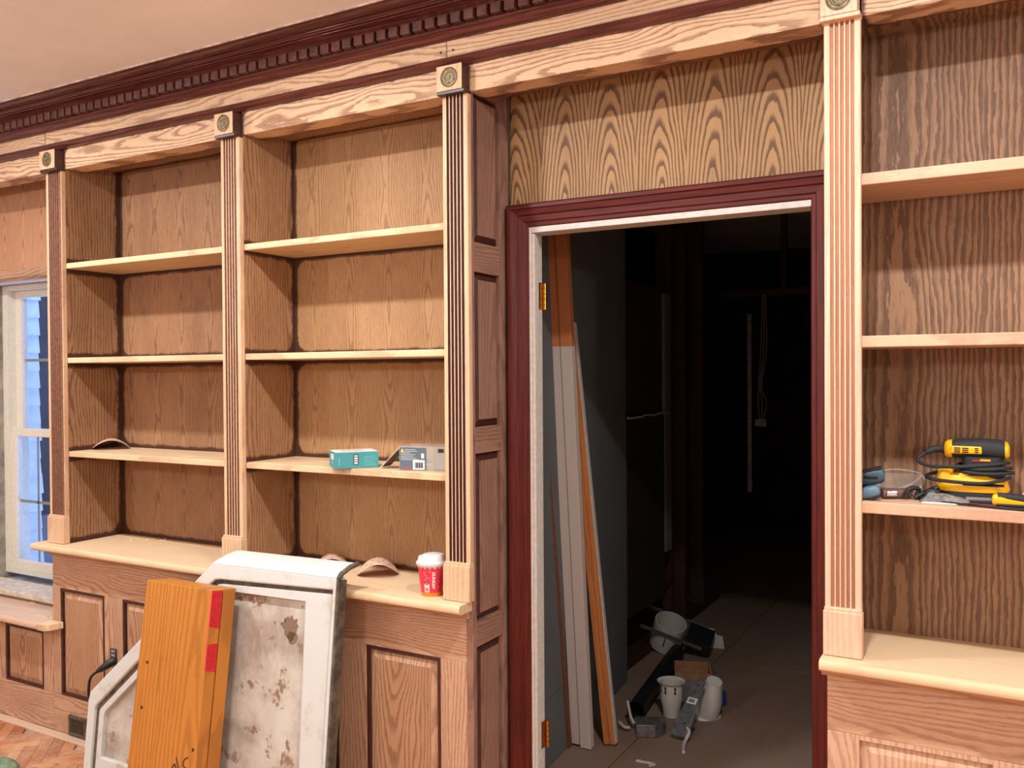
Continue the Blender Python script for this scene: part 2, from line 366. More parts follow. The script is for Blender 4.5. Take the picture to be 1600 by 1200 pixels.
CP = [(0.05, 2.673), (-0.050, 2.673), (-0.056, 2.676), (-0.064, 2.680), (-0.076, 2.684), (-0.086, 2.690), (-0.092, 2.697), (-0.097, 2.6975), (-0.097, 2.7025), (-0.104, 2.703), (-0.107, 2.709),
      (-0.118, 2.7095), (-0.126, 2.711), (-0.135, 2.714), (-0.139, 2.7165), (-0.145, 2.7168), (-0.147, 2.7205), (0.05, 2.7205)]
# crown drawn taller on the slope: cove, fillet, flat, fillet and cyma
CP = [(0.05, 2.670), (-0.048, 2.670), (-0.052, 2.676), (-0.060, 2.682), (-0.072, 2.686), (-0.080, 2.687), (-0.080, 2.692), (-0.090, 2.692), (-0.094, 2.696), (-0.098, 2.697),
      (-0.098, 2.702), (-0.104, 2.705), (-0.114, 2.706), (-0.126, 2.709), (-0.134, 2.714), (-0.140, 2.714), (-0.140, 2.7205), (0.05, 2.7205)]
MB().prof_x(CP, XL, XR).build('crown_moulding', m_crown, co, True, smooth=True, angle=30)
m_gloss = plain('glossy_mahogany', (84, 40, 34), 0.14)
for yb_, zb_ in ((-0.0815, 2.6890), (-0.0985, 2.6990)):
    MB().tube([(XL, yb_, zb_), (XR, yb_, zb_)], 0.0032, 12).build('bead', m_gloss, co, True, smooth=True)
MB().box(XL, XR, -0.1445, -0.139, 2.7180, 2.7225).build('caulk_line', m_caulk, co, True)['label'] = 'ragged pale caulk line'
P = 0.0479; x = -0.163 - 18 * P; dm = None
while x < 3.35:
    if dm is None:
        dm = MB().box(-0.0180, 0.0180, -0.062, -0.034, 2.636, 2.668).build('dentil', m_dentil, co, True, 0.003); d = dm
    else: d = cp(dm, co)
    d.location = (x, 0, random.uniform(-.0006, .0006)); x += P

# ------------------------------------------------------------------ pilasters
def pilaster(x0, x1, label, m_face, m_gr, block_mat, rose, field=False):
    t = thing('pilaster', label, 'pilaster', ((x0 + x1) / 2, -0.02, 0.83), group=None)
    W_ = x1 - x0; prof = [(x0, 0.0), (x0, -0.018), (x0 + 0.002, -0.02)]; mi_edges = []
    for k in range(5):
        cx = x0 + W_ * (0.215 + 0.1425 * k); r = W_ * 0.052
        for a in range(0, 7):
            th = PI * a / 6; prof.append((cx - r * math.cos(th), -0.02 + 0.0075 * math.sin(th)))
    prof += [(x1 - 0.002, -0.02), (x1, -0.018), (x1, 0.0)]
    b = MB(); n = len(prof)
    b.loft([[(x, y, 0.95) for x, y in prof], [(x, y, 2.432) for x, y in prof]])
    for i, f in enumerate(b.f[:n]):
        if 3 <= i < 3 + 35 and (field or (i - 3) % 7 != 6): b.mi[i] = 1
    b.build('shaft', [m_face, m_gr], t, True)
    pl = MB().box(x0 - 0.003, x1 + 0.003, -0.032, 0.0, 0.831, 0.945).box(x0 - 0.001, x1 + 0.001, -0.027, 0.0, 0.944, 0.953).build('plinth_block', m_face, t, True, 0.0025)
    rb = MB().box(x0 - 0.004, x1 - 0.004, -0.045, 0.0, 2.436, 2.514); rb.mi[4] = rb.mi[5] = 1
    ro = rb.build('rosette_block', [block_mat, m_bevel if rose else block_mat], t, True)
    MB().box(x0 - 0.006, x1 + 0.002, -0.042, 0.0, 2.4255, 2.4365).build('block_edge', m_bevel if rose else m_face, ro, True, 0.002)
    M_ = Matrix.Translation(((x0 + x1) / 2 - 0.004, -0.045, 2.476)) @ Matrix.Rotation(PI / 2, 4, 'X')
    MB().lathe([(0.0, -0.004), (0.031, -0.004), (0.031, 0.002), (0.028, 0.003), (0.026, 0.0005), (0.021, 0.0005), (0.019, 0.003), (0.015, 0.003), (0.013, 0.0008), (0.007, 0.001), (0.0055, 0.0035), (0.0, 0.004)], 32, M=M_).build('rosette', m_bronze, ro, True, smooth=True, angle=25)['label'] = 'turned bullseye rosette with dark residue'
    return t
pilaster(0.0, 0.105, 'fluted oak pilaster with brown centre beside the window', m_pil, m_groove_md, m_pil, True, True)
pilaster(1.066, 1.161, 'fluted oak pilaster with brown grooves between the two left bookcases', m_pil, m_groove_md, m_pil, True)
pilaster(2.059, 2.153, 'fluted oak pilaster with dark red grooves beside the panelled doorway return', m_pil, m_groove_dk, m_pil, True)
pilaster(3.217, 3.304, 'pale fully sanded fluted pilaster right of the dark doorway', m_pil_r, m_groove_lt, m_pil_r, False)
pilaster(4.26, 4.35, 'pale sanded fluted pilaster at far end of right bookcase', m_pil_r, m_groove_lt, m_pil_r, False)

# ------------------------------------------------------------------ bookcases
DB = 0.265
def bookcase(x0, x1, shelves, th, label, mb, ms, msh):
    t = thing('bookcase', label, 'bookcase', ((x0 + x1) / 2, 0.13, 0.83))
    zs = [0.83] + [v for s in sorted(shelves) for v in (s - th, s)] + [2.5]
    bb, sl, sr = MB(), MB(), MB()
    for i in range(0, len(zs), 2):
        bb.box(x0, x1, DB, DB + 0.006, zs[i], zs[i + 1])
        sl.box(x0 - 0.02, x0 - 0.0003, 0.0002, DB, zs[i], zs[i + 1]); sr.box(x1 + 0.0003, x1 + 0.02, 0.0002, DB, zs[i], zs[i + 1])
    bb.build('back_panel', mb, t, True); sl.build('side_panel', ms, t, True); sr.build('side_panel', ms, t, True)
    BX('top_panel', (x0, x1, 0.085, DB, 2.47, 2.49), ms, t, 0)
    for s in shelves: BX('shelf', (x0 + .0005, x1 - .0005, 0.0, DB - .001, s - th, s), msh, t, 0.0025)
    return t
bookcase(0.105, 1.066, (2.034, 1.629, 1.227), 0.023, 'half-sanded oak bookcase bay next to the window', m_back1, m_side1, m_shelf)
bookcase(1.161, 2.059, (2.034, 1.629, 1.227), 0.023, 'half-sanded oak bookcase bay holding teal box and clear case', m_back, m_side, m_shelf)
bookcase(3.241, 4.26, (2.044, 1.638, 1.222), 0.029, 'sanded oak bookcase right of doorway holding the yellow sander', m_back_r, m_back_r, m_shelf_r)

# ------------------------------------------------------------------ counters and base cabinets
def counter(x0, x1, label, m, yf=-0.078):
    t = thing('countertop', label, 'countertop', ((x0 + x1) / 2, 0.1, 0.8))
    xe = x1 - 0.022 if x1 < 3 else x1
    nose = lambda yb: [(yb, 0.800), (yf + 0.012, 0.800), (yf + 0.002, 0.806), (yf, 0.812), (yf + 0.001, 0.823), (yf + 0.007, 0.829), (yf + 0.014, 0.830), (yb, 0.830)]
    if xe < x1: MB().prof_x(nose(-0.003), xe, x1).build('front_nosing', m, t, True, smooth=True)
    b = MB().prof_x([(DB, 0.800), (yf + 0.012, 0.800), (yf + 0.002, 0.806), (yf, 0.812), (yf + 0.001, 0.823), (yf + 0.007, 0.829), (yf + 0.014, 0.830), (DB, 0.830)], x0, xe).build('top_board', m, t, True, smooth=True)
    return t
counter(-0.055, 2.146, 'long dusty sanded oak counter under the left bookcases', m_counter)
counter(3.212, 5.2, 'pale sanded oak counter right of the doorway', m_counter)
def raised(parent, x0, x1, z0, z1, m, bevel_m=None, ins=0.012):
    bm_ = bevel_m or m_bevel
    r = MB().ring([(x0, z0), (x1, z0), (x1, z1), (x0, z1)], [(x0 + ins, z0 + ins), (x1 - ins, z0 + ins), (x1 - ins, z1 - ins), (x0 + ins, z1 - ins)], 0.0, 0.02).build('panel_moulding', bm_, parent, True)
    # tilted field: outer ring low, centre flush
    a, d = ins, ins + 0.028
    o1 = [(x0 + a, 0.012, z0 + a), (x1 - a, 0.012, z0 + a), (x1 - a, 0.012, z1 - a), (x0 + a, 0.012, z1 - a)]
    o2 = [(x0 + d, 0.002, z0 + d), (x1 - d, 0.002, z0 + d), (x1 - d, 0.002, z1 - d), (x0 + d, 0.002, z1 - d)]
    ob = [(p[0], 0.02, p[2]) for p in o1]
    b = MB().loft([ob, o1, o2]); b.mi[4:8] = [1, 1, 1, 1] if bevel_m is None else [0, 0, 0, 0]
    return b.build('raised_panel', [m, m_base], parent, True)
def base(x0, x1, panels, label, mv, mh, mp, bev=None, top=0.80, zp=(0.165, 0.63)):
    t = thing('base_cabinet', label, 'cabinet', ((x0 + x1) / 2, 0.1, 0))
    BX('carcass', (x0 + 0.002, x1 - 0.002, 0.021, DB, 0.0, top), mv, t, 0)
    BX('top_rail', (x0, x1, 0.0, 0.02, zp[1], top), mh, t, 0.0015)
    BX('bottom_rail', (x0, x1, 0.0, 0.02, 0.0, zp[0]), mh, t, 0.0015)
    e = [x0] + [v for p in panels for v in p] + [x1]
    for i in range(0, len(e), 2): BX('stile', (e[i], e[i + 1], -0.0005, 0.0205, zp[0] + .0004, zp[1] - .0004), mv, t, 0.0015)
    for p in panels: raised(t, p[0], p[1], zp[0], zp[1], mp, bev)
    MB().prof_x([(-0.0004, 0.772), (-0.012, 0.774), (-0.018, 0.786), (-0.034, 0.794), (-0.046, 0.795), (-0.046, 0.7995), (-0.0004, 0.7995)], x0 - 0.012, x1 + 0.004).build('cove_moulding', mh, t, True, smooth=True)
    return t
base(-0.018, 2.132, ((0.035, 0.332), (0.448, 0.745), (0.860, 1.160), (1.275, 1.595), (1.720, 2.023)), 'long oak base cabinet with raised panels below left bookcases', m_base, m_base_x, m_panel)
m_base_r = oak('oak_base_right', (216, 162, 122), (160, 106, 78), 'zx', 0.22, 100, 0.06, 0.8, 0.45, 0.9, 0.25, 0.15)
m_base_rx = oak('oak_base_right_rail', (212, 158, 118), (150, 98, 70), 'xz', 0.2, 110, 0.04, 1.3, 0.5, 0.9, 0.25, 0.2)
base(3.219, 5.2, ((3.284, 3.604), (3.72, 4.04), (4.16, 4.48), (4.6, 4.92)), 'pale sanded oak base cabinet right of the doorway', m_base_r, m_base_rx, m_base_r, m_base_r)
# window seat: same face, lower
ws = thing('window_bench', 'oak window seat with worn dusty top under the window', 'bench', (-1.0, 0.1, 0))
MB().prof_x([(0.26, 0.457), (-0.068, 0.457), (-0.075, 0.462), (-0.077, 0.472), (-0.075, 0.481), (-0.068, 0.487), (0.26, 0.487)], -2.4, -0.019).build('seat_board', m_dust_oak, ws, True, smooth=True)
MB().prof_z([(-0.019, -0.076), (0.024, -0.076), (0.045, -0.06), (0.060, -0.003), (-0.019, -0.003)], 0.457, 0.487).build('seat_horn', m_shelf, ws, True, bevel=0.004)
BX('carcass', (-2.4, -0.02, 0.021, 0.26, 0, 0.456), m_base, ws, 0)
BX('top_rail', (-2.4, -0.019, 0.0, 0.02, 0.425, 0.4565), m_base_x, ws, 0.001)
BX('bottom_rail', (-2.4, -0.019, 0.0, 0.02, 0.0, 0.165), m_base_x, ws, 0.001)
e = [-2.4, -2.3, -1.98, -1.87, -1.55, -1.44, -1.12, -1.01, -0.72 - 0.02, -0.63 + 0.14, -0.375 + 0.0]
for a, b in ((-0.089, -0.019), (-0.435, -0.375), (-0.84, -0.72), (-1.24, -1.125), (-1.65, -1.53), (-2.4, -1.95)):
    BX('stile', (a, b, -0.0005, 0.0205, 0.1654, 0.4246), m_base, ws, 0.001)
for a, b in ((-0.375, -0.089), (-0.72, -0.435), (-1.125, -0.84), (-1.53, -1.24), (-1.95, -1.65)): raised(ws, a, b, 0.165, 0.425, m_panel)
setp(MB().box(-0.98, -0.03, 0.115, 0.268, 0.502, 0.528).box(-0.96, -0.05, 0.14, 0.268, 0.4875, 0.502).build('window_stool', plain('chipped_white_stool', (208, 190, 170), 0.7, var=0.12, nscale=30, obj=False), bevel=0.004), 'chipped pale window stool board resting on the window seat', 'window sill')
# scraps on the seat
for i, (x, y, l, a) in enumerate(((-0.10, 0.0, 0.075, 0.15), (-0.36, 0.12, 0.03, 0.7))):
    o = MB().box(-l / 2, l / 2, -0.005, 0.005, 0, 0.004).build('wood_scrap', m_shelf); o.location = (x, y, 0.4872); o.rotation_euler.z = a
    setp(o, ('long pale wood splinter on the window seat near the cabinet', 'tiny wood chip on the back of the window seat')[i], 'scrap')

# ------------------------------------------------------------------ window
setp(MB().box(-2.4, -0.002, 0.245, 0.268, 2.078, 2.5).build('overwindow_panel', m_win_ven), 'reddish oak veneer panel above the window', 'panel')
hm = MB().prof_x([(0.268, 2.030), (0.246, 2.030), (0.240, 2.036), (0.232, 2.040), (0.228, 2.050), (0.234, 2.056), (0.232, 2.066), (0.238, 2.078), (0.268, 2.078)], -1.05, -0.002).build('trim_1', m_base_x, smooth=True)
struct(hm)
win = MB().ring([(-0.95, 0.53), (-0.06, 0.53), (-0.06, 2.02), (-0.95, 2.02)], [(-0.905, 0.55), (-0.10, 0.55), (-0.10, 1.995), (-0.905, 1.995)], 0.345, 0.45).build('window_1', m_winw)
struct(win)
g = G('window_glass'); g.nt.nodes.remove(g.b); tr = g.n('ShaderNodeBsdfTransparent'); gl = g.n('ShaderNodeBsdfGlossy'); gl.inputs['Roughness'].default_value = 0.02
mx = g.n('ShaderNodeMixShader'); mx.inputs[0].default_value = 0.04; tr.inputs[0].default_value = (0.92, 0.95, 0.97, 1)
g.nt.links.new(tr.outputs[0], mx.inputs[1]); g.nt.links.new(gl.outputs[0], mx.inputs[2]); g.nt.links.new(mx.outputs[0], g.nt.nodes['Material Output'].inputs[0]); m_glass = g.m
def sash(z0, z1, y, name, rail_t, rail_b, mz, mx_):
    x0, x1, st = -0.905, -0.10, 0.05
    s = MB().ring([(x0, z0), (x1, z0), (x1, z1), (x0, z1)], [(x0 + st, z0 + rail_b), (x1 - st, z0 + rail_b), (x1 - st, z1 - rail_t), (x0 + st, z1 - rail_t)], y, y + 0.032).build(name, m_winw, win, bevel=0.003)
    BX('pane', (x0 + st - .004, x1 - st + .004, y + 0.014, y + 0.018, z0 + rail_b - .004, z1 - rail_t + .004), m_glass, s, 0)
    mb = MB()
    for z in mz: mb.box(x0 + st, x1 - st, y + 0.019, y + 0.023, z - 0.007, z + 0.007)
    for x in mx_: mb.box(x - 0.006, x + 0.006, y + 0.019, y + 0.023, z0 + rail_b, z1 - rail_t)
    mb.build('muntin', plain('muntin_grey', (150, 150, 140), 0.6), s)
sash(1.24, 1.995, 0.385, 'upper_sash', 0.035, 0.04, (1.634,), ())
sash(0.55, 1.282, 0.35, 'lower_sash', 0.04, 0.05, (0.905,), (-0.70, -0.5, -0.3))
# outside: lap siding of the next wing, dark hedge line behind it
m_sid = plain('outdoor_siding', (224, 226, 228), 0.8, var=0.05, nscale=6, obj=False)
sw = thing('siding_wall', 'white lap siding of the neighbouring house seen through the window at dusk', 'siding', (-3.6, 2.0, -0.5))
for k in range(22):
    z = -0.5 + k * 0.15
    MB().prof_y([(-3.62, z), (-3.585, z), (-3.605, z + 0.165), (-3.62, z + 0.165)], 0.7, 2.225 + random.uniform(-.012, .012)).build('plank', m_sid, sw, True)
MB().box(-3.58, -3.55, 1.92, 1.96, -0.5, 2.8).build('downpipe', m_sid, sw, True)
setp(MB().box(-9, -8.8, -2, 14, -0.5, 6).build('hedge_wall', plain('dusk_hedge', (20, 23, 28), 0.9, var=0.4, nscale=3, obj=False)), 'dark garden hedge behind the siding seen in the window', 'hedge')
slab('ground_outside', (-12, -0.9, 0.47, 9, -0.6, -0.5), plain('outdoor_ground', (60, 62, 66), 0.9))

# ------------------------------------------------------------------ doorway
# panelled return (faces +x, at x = 2.15)
rp = thing('panelled_return', 'brown panelled side of the doorway recess with dark bevels', 'panelling', (2.15, 0.11, 0))
XF = 2.15
BX('stile', (2.125, XF, -0.002, 0.020, 0, 2.5), m_ret, rp, 0.0015)
BX('stile', (2.125, XF, 0.183, 0.236, 0, 2.5), m_ret, rp, 0.0015)
RL = [(0.0, 0.12), (0.677, 0.758), (1.294, 1.379), (1.873, 1.968), (2.445, 2.5)]
for a, b in RL: BX('rail', (2.125, XF - 0.0005, 0.0202, 0.1828, a, b), m_ret_x, rp, 0.0015)
for i in range(4):
    z0, z1 = RL[i][1], RL[i + 1][0]; y0, y1 = 0.0202, 0.1828; a, d = 0.006, 0.024
    o0 = [(XF, y0, z0), (XF, y1, z0), (XF, y1, z1), (XF, y0, z1)]
    o1 = [(XF - .012, y0 + a, z0 + a), (XF - .012, y1 - a, z0 + a), (XF - .012, y1 - a, z1 - a), (XF - .012, y0 + a, z1 - a)]
    o2 = [(XF - .002, y0 + d, z0 + d), (XF - .002, y1 - d, z0 + d), (XF - .002, y1 - d, z1 - d), (XF - .002, y0 + d, z1 - d)]
    b = MB().loft([[(XF - .02, p[1], p[2]) for p in o0], o1, o2]); b.mi[0:8] = [1] * 8
    b.build('raised_panel', [m_ret, m_bevel], rp, True)
# right side of the recess
setp(MB().box(3.217, 3.24, 0.0205, 0.25, 0, 2.5).build('doorway_lining', m_base_r), 'plain oak side of the doorway recess behind the pale pilaster', 'panelling')
setp(MB().box(2.151, 3.216, 0.25, 0.268, 2.09, 2.5).build('overdoor_panel', m_door_ven), 'book-matched oak veneer panel above the doorway', 'panel')
setp(MB().box(2.151, 3.216, 0.092, 0.249, 2.485, 2.5).build('recess_soffit', m_ret), 'dark oak soffit over the doorway recess', 'panel')
# casing
CPF = [(0.0, 0.25), (0.0, 0.205), (0.006, 0.198), (0.016, 0.198), (0.020, 0.204), (0.036, 0.208), (0.040, 0.214), (0.058, 0.216), (0.062, 0.221), (0.072, 0.222), (0.076, 0.228), (0.076, 0.25)]
cas = thing('door_casing', 'glossy dark red mahogany casing around the doorway', 'door frame', (2.7, 0.23, 0))
def casing_leg(xo, sgn):
    xi = lambda u: xo + sgn * u
    return MB().loft([[(xi(u), y, 0.0) for u, y in CPF], [(xi(u), y, 2.110 - u) for u, y in CPF]]).build('casing_leg', m_casing, cas, True)
casing_leg(2.162, 1); casing_leg(3.214, -1)
MB().loft([[(2.162 + u, y, 2.110 - u) for u, y in CPF], [(3.214 - u, y, 2.110 - u) for u, y in CPF]]).build('casing_head', m_casing_x, cas, True)
dfm = thing('door_jamb', 'white primed door jamb with brass hinges and no door', 'door jamb', (2.7, 0.26, 0))
BX('jamb_leg', (2.215, 2.244, 0.226, 0.305, 0, 2.034), m_jamb, dfm, 0.002)
BX('jamb_leg', (3.141, 3.17, 0.226, 0.305, 0, 2.034), m_jamb, dfm, 0.002)
BX('jamb_head', (2.2442, 3.1408, 0.226, 0.305, 2.015, 2.034), m_jamb, dfm, 0.002)
BX('door_stop', (2.244, 2.254, 0.232, 0.262, 0, 2.014), m_jamb, dfm, 0.002)
for z in (1.81, 0.32):
    h = MB().box(2.244, 2.2465, 0.270, 0.306, z - 0.045, z + 0.045).build('hinge', m_brass, dfm, True)
    for k in range(5):
        MB().lathe([(0.0065, z - 0.045 + k * .018), (0.0065, z - 0.045 + k * .018 + .0165)], 12, c=(2.252, 0.309, 0)).build('knuckle', m_brass, h, True, smooth=True)

# ------------------------------------------------------------------ dark hall behind the doorway
g = G('hall_plywood'); n = g.noise(g.pos(), 2.0, 5.0, 0.6); X, Y, Z = g.sep(g.pos())
n2 = g.noise(g.xyz(g.ma('MULTIPLY', X, 30.0), g.ma('MULTIPLY', Y, 3.0), Z), 1.0, 4.0)
g.col(g.mix(g.step(n, 0.3, 0.7), g.mix(n2, (128, 98, 78), (152, 122, 100)), (140, 118, 102))); g.rough(0.85); m_ply = g.m
fh = struct(MB().box(1.0, 3.5, 0.3, 6.3, -0.06, -0.012).build('floor_hall', m_ply))
for i in range(3):
    for j in range(2): BX('plywood_sheet', (1.02 + j * 1.24, 2.255 + j * 1.24, 0.302 + i * 2.0, 2.298 + i * 2.0, -0.012, 0.0), m_ply, fh, 0.001)
def hallwall(y): return 2.053 + (1.959 - 2.053) * (y - 0.704) / (1.752 - 0.704)
hw = struct(MB().loft([[(hallwall(y) - 0.03, y, z), (hallwall(y) - 0.015, y, z), (hallwall(1.755) - 0.015, 1.755, z), (hallwall(1.755) - 0.03, 1.755, z)] for y in (0.305,) for z in (0.0, CEIL)]).build('wall_hall_left', m_drywall))
for a, b in ((0.004, 0.272), (0.2745, CEIL - .002)):
    MB().loft([[(hallwall(0.305) - 0.0149, 0.306, z), (hallwall(0.305), 0.306, z), (hallwall(1.755), 1.755, z), (hallwall(1.755) - 0.0149, 1.755, z)] for z in (a, b)]).build('drywall_sheet', m_drywall, hw)
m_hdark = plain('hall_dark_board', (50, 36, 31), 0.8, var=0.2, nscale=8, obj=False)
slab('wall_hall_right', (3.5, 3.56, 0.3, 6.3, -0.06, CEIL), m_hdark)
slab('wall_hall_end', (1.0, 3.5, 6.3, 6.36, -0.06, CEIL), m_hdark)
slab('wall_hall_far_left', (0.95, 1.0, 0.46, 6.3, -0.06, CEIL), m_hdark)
sf = struct(MB().box(1.78, 1.90, 1.76, 3.6, 0.0, 0.04).build('wall_hall_studs', m_stud))
for y in (1.78, 2.62, 2.88, 3.24): BX('stud', (1.80, 1.89, y, y + 0.04, 0.04, CEIL - .001), m_stud, sf, 0.002)
BX('header', (1.80, 2.7, 4.0, 4.04, 2.09, 2.14), m_stud, sf, 0.002)
BX('post', (2.225, 2.265, 4.0, 4.04, 2.14, CEIL - .001), m_stud, sf, 0.002)
BX('blocking', (1.80, 1.89, 1.82, 2.62, 0.30, 0.34), m_stud, sf, 0.002)
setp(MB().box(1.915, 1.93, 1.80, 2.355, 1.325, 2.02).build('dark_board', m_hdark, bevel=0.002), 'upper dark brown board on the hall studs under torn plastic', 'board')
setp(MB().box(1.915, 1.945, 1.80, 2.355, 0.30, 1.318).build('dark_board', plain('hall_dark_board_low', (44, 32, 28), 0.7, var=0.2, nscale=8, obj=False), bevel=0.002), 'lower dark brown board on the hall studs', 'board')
setp(MB().box(1.93, 1.95, 2.36, 2.46, 0.54, 1.99).build('drywall_strip', m_drywall, bevel=0.002), 'narrow vertical grey drywall strip beside the dark boards', 'drywall strip')
pf = MB(); pts = [(1.80 + i * 0.06, 1.322 + random.uniform(-.006, .006)) for i in range(11)]
pf.tube([(1.952, y, z) for y, z in pts], 0.006, 6)
setp(pf.build('plastic_film', plain('clear_film', (200, 200, 200), 0.15), smooth=True), 'crumpled shiny plastic film edge between the dark boards', 'plastic film')
setp(MB().box(1.98, 2.01, 4.02, 4.05, 0.68, 1.97).build('grey_post', m_steel, bevel=0.003), 'thin grey metal post standing deep in the dark hall', 'post')
wr = MB()
for k in range(3):
    wr.tube(smooth_path([(2.10 + k * .012, 3.98, 2.1), (2.09 + k * .02, 3.97, 1.7), (2.085 + k * .01 - .01, 3.97, 1.45), (2.07 + k * .03, 3.97, 1.33), (2.08 + k * .012, 3.98, 1.2)]), 0.004, 6)
hb = thing('hanging_box', 'small electrical box hanging on loose wires in the dark hall', 'electrical box', (2.09, 3.98, 1.2))
wr.build('wire', plain('wire_grey', (150, 150, 150), 0.5), hb, True)
BX('box', (2.05, 2.13, 3.955, 4.0, 1.16, 1.215), m_steel, hb, 0.003)

# trim boards leaning behind the jamb
g = G('white_paint_chipped'); n = g.noise(g.pos(True), 12.0, 6.0, 0.7); Xo, Yo, Zo = g.sep(g.pos(True))
top = g.step(Zo, 1.655, 1.662)
patch = g.ma('MULTIPLY', g.ma('MULTIPLY', g.step(Zo, 0.27, 0.285), g.step(Zo, 0.38, 0.395, 1.0, 0.0)), g.step(Yo, 0.030, 0.034))
chip = g.step(n, 0.74, 0.76)
bare = (200, 122, 72)
g.col(g.mix(g.ma('MAXIMUM', g.ma('MAXIMUM', top, chip), patch), (212, 196, 184), bare)); g.rough(0.6); m_chip = g.m
m_pine = oak('orange_pine', (206, 124, 66), (160, 84, 42), 'zx', 0.2, 60, 0.03, 1.5, 0.35, 0.6, 0.1, 0.1, obj=True)

def leaner(name, label, base, tip, wid, th, m, steps, extra=None):
    b, t_ = Vector(base), Vector(tip); d = t_ - b; zax = d.normalized()
    xax = (Vector((1, 0, 0)) - zax * zax.x).normalized(); yax = zax.cross(xax)
    e = thing(name, label, 'board', base); e.rotation_mode = 'QUATERNION'; e.rotation_quaternion = Matrix((xax, yax, zax)).transposed().to_quaternion()
    # local x across the face, -y towards the doorway, z up the board
    for (pn, a, c, y0, z0, mm) in steps:
        MB().box(a * wid, c * wid, y0, th, z0, d.length).build(pn, mm or m, e, bevel=0.002)
    return e
leaner('trim_board', 'tall chipped white trim board with bare orange top leaning inside doorway', (2.040, 0.930, 0.004), (2.040, 0.690, 2.42), 0.094, 0.03, m_chip,
       (('flat_board', 0.0, 0.47, 0.004, 0.006, None), ('moulded_edge', 0.48, 1.0, -0.004, 0.0, None)))
leaner('trim_board', 'bare orange pine trim board leaning behind the white trim board', (2.160, 1.000, 0.004), (2.045, 0.86, 1.75), 0.058, 0.03, m_pine,
       (('flat_board', 0.0, 0.40, -0.004, 0.004, None), ('moulded_edge', 0.41, 0.8, 0.006, 0.0, None), ('painted_edge', 0.81, 0.9, 0.006, 0.006, m_jamb)))
leaner('trim_board', 'dark brown trim board leaning behind the jamb, left of white board', (2.030, 0.905, 0.004), (2.030, 0.56, 2.2), 0.02, 0.02, plain('brown_trim', (120, 70, 44), 0.6, var=0.15), (('flat_board', 0, 1, 0, 0, None),))

# ------------------------------------------------------------------ hall floor clutter
setp(MB().lathe([(0.040, 0), (0.040, 0.88), (0.035, 0.88), (0.035, 0.0)], 24, cap=False).build('black_pipe', m_black, smooth=True), 'black plastic drain pipe lying along the hall floor', 'pipe')
pp = bpy.data.objects['black_pipe']; pp.location = (2.175, 1.32, 0.041); pp.rotation_euler = (-PI / 2, 0, math.radians(7.0))
def can(name, label, loc, rot, s=1.0, prof=None, slots=True):
    t = thing(name, label, 'light housing', loc, rot)
    pr = prof or [(0.034, 0.0), (0.040, 0.04), (0.050, 0.08), (0.052, 0.150), (0.062, 0.157), (0.063, 0.160), (0.060, 0.160), (0.050, 0.152), (0.048, 0.08), (0.032, 0.004)]
    MB().lathe([(r * s, z * s) for r, z in pr], 32, cap=False).build('housing', m_canw, t, smooth=True)
    MB().lathe([(0.031 * s, 0.001), (0.031 * s, 0.004)], 24).build('end_cap', m_canw, t, smooth=True)
    for a in (-2.3, -1.75, -0.9) if slots else ():
        r = 0.0515 * s; b = MB()
        b.box(-0.0025, 0.0025, -0.001, 0.002, 0.112 * s, 0.146 * s).box(-0.006, 0.006, -0.001, 0.002, 0.118 * s, 0.122 * s).box(-0.006, 0.006, -0.001, 0.002, 0.136 * s, 0.140 * s)
        o = b.build('slot', m_dark, t); o.location = (r * math.cos(a), r * math.sin(a), 0); o.rotation_euler.z = a + PI / 2
    return t
c1 = can('recessed_light_can', 'white recessed light can standing upright on the hall floor', (2.302, 1.43, 0.002), (0, 0, 0))
c2 = can('recessed_light_can', 'white recessed light can tipped over with flange on the floor', (2.488, 1.47, 0.178), (PI + 0.30, 0.22, 0.3), 1.12)
MB().box(-0.012, 0.012, -0.003, 0.0, 0.06, 0.09).build('red_sticker', plain('sticker_red', (206, 96, 90), 0.6), c2).matrix_local = Matrix.Rotation(2.2, 4, 'Z') @ Matrix.Translation((0, -0.043, 0))
jb = thing('junction_box', 'grey galvanised junction box on the floor beside the upright can', 'metal box', (2.285, 1.20, 0.001), (0, 0, 0.45))
MB().prof_z([(-0.06, -0.045), (0.02, -0.045), (0.07, 0.0), (0.07, 0.05), (-0.06, 0.05)], 0.0, 0.055).build('body', m_steel, jb, bevel=0.002)
MB().box(-0.055, 0.012, -0.0475, -0.0452, 0.006, 0.049).build('cover', m_steel, jb)
mp = thing('mounting_plate', 'long galvanised mounting plate with barcode sticker leaning on a tipped can', 'metal plate', (2.415, 1.185, 0.026), (math.radians(38), 0, -0.15))
MB().box(-0.036, 0.036, 0, 0.12, -0.022, 0.0).build('junction_case', m_steel, mp, bevel=0.002)
MB().box(-0.026, 0.026, 0.12, 0.275, -0.004, 0.0).build('arm', m_steel, mp, bevel=0.001)
bc = MB().box(-0.022, 0.022, 0.155, 0.185, 0.0, 0.0008).build('barcode_sticker', plain('sticker_white', (220, 216, 208), 0.6), mp)
bs = MB()
for k in range(9): bs.box(-0.015 + k * 0.003, -0.0135 + k * 0.003 + 0.001 * (k % 2), 0.162, 0.178, 0.0008, 0.0011)
bs.build('bars', m_dark, bc)
MB().lathe([(0.004, 0), (0.004, 0.001)], 10, c=(0, 0.25, 0)).build('hole', m_dark, mp)
MB().lathe([(0.004, 0), (0.004, 0.001)], 10, c=(0.008, 0.06, 0)).build('hole', m_dark, mp)
cable_m = plain('cable_white', (206, 198, 186), 0.5)
setp(MB().tube(smooth_path([(2.16, 1.26, 0.10), (2.19, 1.22, 0.055), (2.215, 1.20, 0.03)]), 0.006, 8).build('white_cable', cable_m, smooth=True), 'upper white cable running from orange board to junction box', 'cable')
